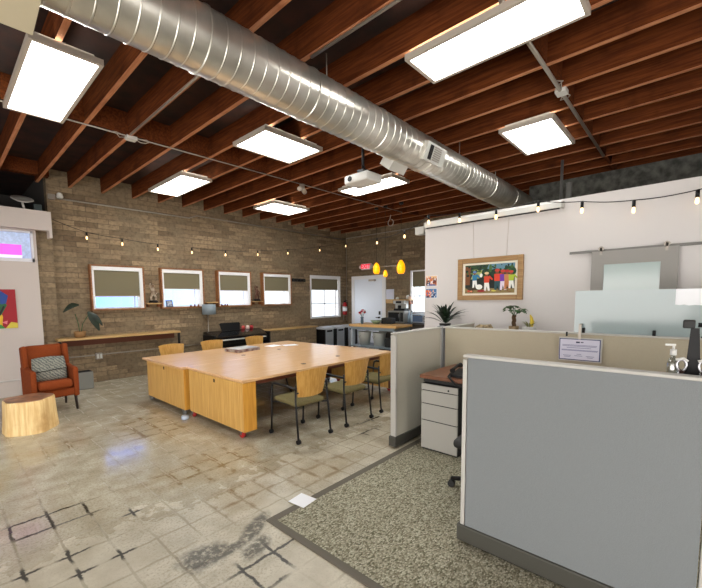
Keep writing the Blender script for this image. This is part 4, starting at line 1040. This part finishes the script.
# certificate hanging on a steel hook from the back panel
ct = thing('framed_notice', 'blue bordered notice hanging on a steel hook over the beige partition', 'notice', (4.60, .82, 1.035))
MB().span((-.012, -.19, 0), (0, .185, .245), .003).build('backing_plate', M_ptrim, ct)
MB().span((-.015, -.178, .012), (-.0125, .178, .233)).build('border', mat('navy_border', (58, 70, 116), .6), ct)
MB().span((-.017, -.170, .020), (-.0155, .170, .225)).build('sheet', mat('lilac_sheet', (204, 204, 220), .6), ct)
ink = mat('blue_grey_ink', (120, 124, 160), .7)
for z, a, b in ((.168, -.15, .15), (.157, -.145, .15), (.140, -.10, .11), (.118, -.16, .155), (.110, -.155, .155), (.075, -.02, .02), (.058, -.13, -.06), (.058, -.03, .04), (.058, .07, .14), (.045, -.12, -.07), (.045, .075, .13)):
    MB().span((-.0178, a, z-.0026), (-.017, b, z+.0026)).build('text_line', ink, ct)
MB().span((-.0178, -.004, .19), (-.017, .03, .206)).span((-.0178, -.035, .194), (-.017, -.012, .204)).build('printed_emblem', mat('dark_emblem', (52, 56, 84), .6), ct)
MB().span((-.02, -.012, .23), (-.012, .012, .385)).span((-.02, -.012, .38), (.06, .012, .388)).build('hook', M_cond, ct)
tag(MB().span((-.006, -.008, 0), (0, .008, .045)).build('panel_clip', M_blackp, None, (4.613, .94, 1.29)), 'small black clip on the beige partition left of the steel hook', 'clip')

# desk, pedestal, phone
dk = thing('desk', 'brown topped desk in the cubicle corner over the grey drawers', 'desk', (4.15, 1.85, 0))
MB().span((-.42, -1.3, .82), (.46, .31, .86), .006).build('desk_top', M_brownwood, dk)
MB().span((-.36, -1.28, .77), (.44, .29, .82)).build('under_frame', M_rubber, dk)
MB().span((-.4, -1.28, .01), (.42, -1.25, .82)).build('end_leg', M_ped, dk)
MB().span((.40, -1.25, .01), (.43, .28, .77)).build('back_leg', M_ped, dk)
pd = thing('drawer_pedestal', 'light grey drawer unit under the brown desk corner', 'drawer unit', (3.98, 1.95, .008))
MB().span((-.22, -.23, .0), (.26, .19, .755), .003).build('body', M_rubber, pd)
z = .752
for hh, nm in ((.075, 'pencil_tray'), (.15, 'drawer'), (.19, 'drawer'), (.325, 'drawer')):
    d = MB().span((-.242, -.232, z-hh+.008), (-.218, .192, z), .005).build(nm, M_ped, pd)
    if nm == 'drawer': MB().span((-.238, -.22, z-.002), (-.22, .18, z+.008)).build('pull_lip', M_rubber, d)
    else: MB().cyl((-.246, -.13, z-.04), (-.24, -.13, z-.04), .01, 10).build('lock', M_blackp, d)
    z -= hh
ph = thing('desk_phone', 'black desk phone with hanging cord on the brown desk', 'phone', (3.90, 1.72, .86))
MB().prism([(-.11, 0), (.11, 0), (.11, .07), (-.11, .03)], .22, Matrix(((1, 0, 0, 0), (0, 0, 1, -.11), (0, 1, 0, 0), (0, 0, 0, 1)))).build('base', M_blackp, ph)
MB().tube([(-.10, .09, .07), (-.04, .10, .085), (.04, .10, .105), (.10, .09, .105)], [.028, .016, .016, .028], 10).build('handset', M_blackp, ph)
MB().tube([(-.1, .11, .04), (-.17, .10, .02), (-.19, .02, -.05), (-.18, -.06, -.09), (-.12, -.09, .015)], .012, 8).build('cord', M_blackp, ph)
# office chair behind the grey panel
oc = thing('office_chair', 'black office chair hidden by the grey partition, one caster showing', 'office chair', (3.22, 1.20, .008), .1)
for i in range(5):
    a = PI/2+.12+i*2*PI/5; c_, s_ = math.cos(a), math.sin(a)
    MB().tube([(0, 0, .12), (c_*.30, s_*.30, .075)], [.03, .018], 8).build('leg', M_blackp, oc)
    MB().cyl((c_*.3-s_*.028, s_*.3+c_*.028, .03), (c_*.3+s_*.028, s_*.3-c_*.028, .03), .03, 14).cyl((c_*.3, s_*.3, .03), (c_*.3, s_*.3, .08), .012, 8).build('caster', M_rubber, oc)
MB().cyl((0, 0, .1), (0, 0, .44), .028).build('column', M_blackp, oc)
MB().box((0, 0, .47), (.46, .46, .08), None, .035, 3).build('seat', M_rubber, oc, smooth=60)
MB().box((0, -.24, .78), (.42, .06, .46), (.1, 0, 0), .025, 3).build('backrest', M_rubber, oc, smooth=60)
MB().tube([(0, 0, .43), (0, -.24, .45), (0, -.28, .7)], .02, 8).build('back_bracket', M_blackp, oc)

# gear standing on a shelf hung on the back of the grey panel
hs = thing('panel_shelf', 'white shelf hooked on the rear of the grey partition', 'shelf', (2.535, .02, 1.24))
MB().span((0, -.25, 0), (.30, .28, .02), .003).build('board', M_white2, hs)
for y in (-.2, .22): MB().span((-.012, y-.015, -.15), (0.004, y+.015, .02)).span((0, y-.008, -.12), (.22, y+.008, 0)).build('bracket', M_ptrim, hs)
cs = thing('camera_stand', 'black tapered stand with a webcam and cable above the grey partition', 'webcam stand', (2.65, -.012, 1.26))
MB().prism([(-.034, 0), (.03, 0), (.016, .285), (-.016, .285)], .04, Matrix(((0, 0, 1, -.02), (1, 0, 0, 0), (0, 1, 0, 0), (0, 0, 0, 1)))).build('stand', M_blackp, cs)
MB().span((-.03, .0, .285), (.03, .046, .326), .006).build('webcam', M_rubber, cs)
MB().tube([(0, -.01, .30), (0, -.03, .298), (0, -.045, .27), (0, -.03, .235)], .009, 8).build('hinge_arm', M_blackp, cs)
MB().tube([(0, -.01, .31), (0, -.05, .305), (0, -.12, .29), (.02, -.25, .25), (.05, -.33, .2)], .004, 6).build('cable', M_blackp, cs)
MB().span((-.02, -.13, .05), (.02, -.05, .13), .01).build('clamp_block', M_blackp, cs)
pb = thing('pump_bottle', 'clear hand sanitiser pump bottle left of the black webcam stand', 'bottle', (2.63, .062, 1.26))
MB().lathe([(0, 0), (.022, 0), (.024, .02), (.024, .10), (.016, .125), (.009, .135), (.009, .15), (0, .15)], n=18).build('bottle_body', glass_mat('clear_bottle', (232, 238, 238), .1, .25), pb)
MB().cyl((0, 0, .145), (0, 0, .175), .013, 12).cyl((0, 0, .175), (0, 0, .195), .005, 8).box((-.0, .012, .197), (.014, .04, .01)).build('pump', M_white2, pb)
for q, (y, zz) in enumerate(((.028, .0), (-.052, .0))):
    r = thing('steel_handle', ('chrome handled tool left of the black stand', 'chrome handled tool right of the black stand')[q], 'tool', (2.60, y, 1.26+zz))
    if zz: r.location.z = 1.26
    MB().tube([(0, .018*math.cos(a), .10+.028*math.sin(a)) for a in [2*PI*k/14 for k in range(14)]], .0065, 8, closed=True).build('ring', M_chrome, r)
    MB().cyl((0, 0, 0), (0, 0, .075), .016, 12).build('foot', M_chrome, r)
    MB().tube([(0, -.022, .12), (0, -.005, .135), (0, .022, .125)], .007, 8).build('lever', M_white2, r)
ky = thing('hook_sign', 'small white and blue sign edge right of the webcam stand', 'sign', (2.62, -.075, 1.40))
MB().span((-.003, -.2, 0), (.003, 0, .06)).build('plate', M_paper, ky); MB().span((-.005, -.06, .008), (-.003, -.02, .045)).build('blue_mark', pm((50, 80, 150)), ky)
MB().span((-.003, -.1, -.14), (.003, -.08, .0)).build('stake', M_cond, ky)

# plants on the ledge
def dracaena():
    r = thing('potted_plant', 'dark spiky leaved plant at the left end of the ledge before white wall', 'plant', (5.6, 2.80, 1.2))
    MB().lathe([(0, 0), (.07, 0), (.09, .1), (.08, .1), (0, .09)], n=18).build('pot', M_blackp, r)
    m = MB(); random.seed(3)
    for i in range(44):
        a = random.uniform(0, 2*PI); el = random.uniform(.15, 1.35); ln = random.uniform(.26, .44)
        d = Vector((math.cos(a)*math.cos(el), math.sin(a)*math.cos(el), math.sin(el)*.85))
        m.leaf(Vector((0, 0, .1))+d*.03, Vector((0, 0, .1))+d*ln, .022, .05)
    m.build('leaf', M_greend, r)
dracaena()
mt = thing('potted_tree', 'small braided money tree in the middle of the ledge', 'plant', (5.6, 1.78, 1.2))
MB().lathe([(0, 0), (.055, 0), (.065, .09), (.06, .1), (.05, .09), (0, .09)], n=16).build('pot', mat('tan_pot', (150, 128, 96), .6), mt)
for s in (0, 1, 2):
    MB().tube([(.018*math.cos(s*2.1+t*5), .018*math.sin(s*2.1+t*5), .08+t*.17) for t in [k/10 for k in range(11)]], .013, 8).build('trunk', mat('tree_bark', (96, 72, 46), .8), mt)
m = MB(); random.seed(5)
for i in range(9):
    a = i*2*PI/9+random.uniform(-.2, .2); el = random.uniform(.2, 1.2); c0 = Vector((math.cos(a)*.1*math.cos(el), math.sin(a)*.12*math.cos(el), .28+.11*math.sin(el)))
    m.tube([(0, 0, .24), c0], .003, 5)
    for j in range(5):
        b = j*2*PI/5+a; d = Vector((math.cos(b)*.07, math.sin(b)*.07, -.035+.02*random.random()))
        m.leaf(c0, c0+d*1.15, .026, .015)
m.build('foliage', M_green, mt)
sp_ = thing('bird_planter', 'white bowl planter with a small yellow bird ornament on the ledge', 'planter', (5.6, 1.585, 1.2))
MB().lathe([(0, 0), (.06, 0), (.085, .07), (.08, .1), (.07, .1), (0, .09)], n=16).build('bowl', M_white2, sp_)
m = MB()
for i in range(9):
    a = i*.7; m.leaf((.02*math.cos(a), .02*math.sin(a), .09), (.06*math.cos(a), .1*math.sin(a), .15+.02*math.sin(i)), .015, .02)
m.build('foliage', mat('olive_leaf', (126, 128, 74), .6), sp_)
MB().tube([(0, -.03, .1), (0, -.035, .16), (0, -.025, .22), (0, -.01, .26)], [.018, .026, .018, .008], 10).build('ornament', mat('yellow_bird', (226, 196, 60), .5), sp_, smooth=60)
m = MB(); random.seed(9); bm_ = m.bm
m.tube([(5.6, 2.33, 1.245), (5.6, 2.27, 1.262), (5.61, 2.19, 1.26), (5.6, 2.12, 1.255), (5.6, 2.07, 1.24)], [.02, .048, .05, .055, .022], 10)
for v in bm_.verts: v.co += Vector((random.uniform(-.01, .01), random.uniform(-.01, .01), random.uniform(-.01, .01)))
tag(m.build('driftwood', mat('driftwood', (150, 132, 102), .9, noise=.3, nscale=30), None, smooth=30), 'lumpy tan driftwood piece on the ledge beyond the partitions', 'driftwood')

# ================================================================== LIGHT, WORLD, CAMERA
wd = bpy.data.worlds.new('sky'); SC.world = wd; wd.use_nodes = True; nt = wd.node_tree
bg = nt.nodes['Background']
tc = nt.nodes.new('ShaderNodeTexCoord'); sp = nt.nodes.new('ShaderNodeSeparateXYZ'); nt.links.new(tc.outputs['Generated'], sp.inputs[0])
rp = nt.nodes.new('ShaderNodeValToRGB'); e = rp.color_ramp.elements
e[0].position = .26; e[0].color = (.30, .66, 2.0, 1); e[1].position = .62; e[1].color = (.93, .97, 1.0, 1)
nt.links.new(sp.outputs[0], rp.inputs[0])
# sky behind the camera raised and warmed, an added fill through the open rear
mr = nt.nodes.new('ShaderNodeMapRange'); mr.interpolation_type = 'SMOOTHSTEP'; nt.links.new(sp.outputs[0], mr.inputs[0]); mr.inputs[1].default_value = .16; mr.inputs[2].default_value = 0
my = nt.nodes.new('ShaderNodeMapRange'); my.interpolation_type = 'SMOOTHSTEP'; nt.links.new(sp.outputs[1], my.inputs[0]); my.inputs[1].default_value = .1; my.inputs[2].default_value = -.1
mxx = nt.nodes.new('ShaderNodeMath'); mxx.operation = 'MAXIMUM'; nt.links.new(mr.outputs[0], mxx.inputs[0]); nt.links.new(my.outputs[0], mxx.inputs[1])
mc = nt.nodes.new('ShaderNodeMix'); mc.data_type = 'RGBA'; nt.links.new(mxx.outputs[0], mc.inputs[0]); nt.links.new(rp.outputs[0], mc.inputs[6]); mc.inputs[7].default_value = (1.0, .96, .92, 1)
ms = nt.nodes.new('ShaderNodeMapRange'); nt.links.new(mxx.outputs[0], ms.inputs[0]); ms.inputs[3].default_value = 1.0; ms.inputs[4].default_value = 2.6
nt.links.new(mc.outputs[2], bg.inputs[0]); nt.links.new(ms.outputs[0], bg.inputs[1])

cam = bpy.data.cameras.new('camera'); co = bpy.data.objects.new('camera', cam); COL.objects.link(co); SC.camera = co
yaw, pit, rol = math.radians(44.288782), math.radians(-5.013047), math.radians(-.794568)
F, cx, cy = 378.26853, 324.556, 331.5325
f = Vector((math.cos(pit)*math.cos(yaw), math.cos(pit)*math.sin(yaw), math.sin(pit)))
r = Vector((math.sin(yaw), -math.cos(yaw), 0)); u = r.cross(f)
c_, s_ = math.cos(rol), math.sin(rol); r, u = r*c_+u*s_, -r*s_+u*c_
M = Matrix((r, u, -f)).transposed().to_4x4(); M.translation = (0, 0, 1.72); co.matrix_world = M
cam.sensor_fit = 'HORIZONTAL'; cam.sensor_width = 36; cam.lens = F*36/702
cam.shift_x = (351-cx)/702; cam.shift_y = (cy-294)/702; cam.clip_start = .05; cam.clip_end = 100

vs_ = SC.view_settings; vs_.view_transform = 'Standard'; vs_.look = 'None'; vs_.gamma = 1; vs_.use_curve_mapping = False; vs_.exposure = 1.25
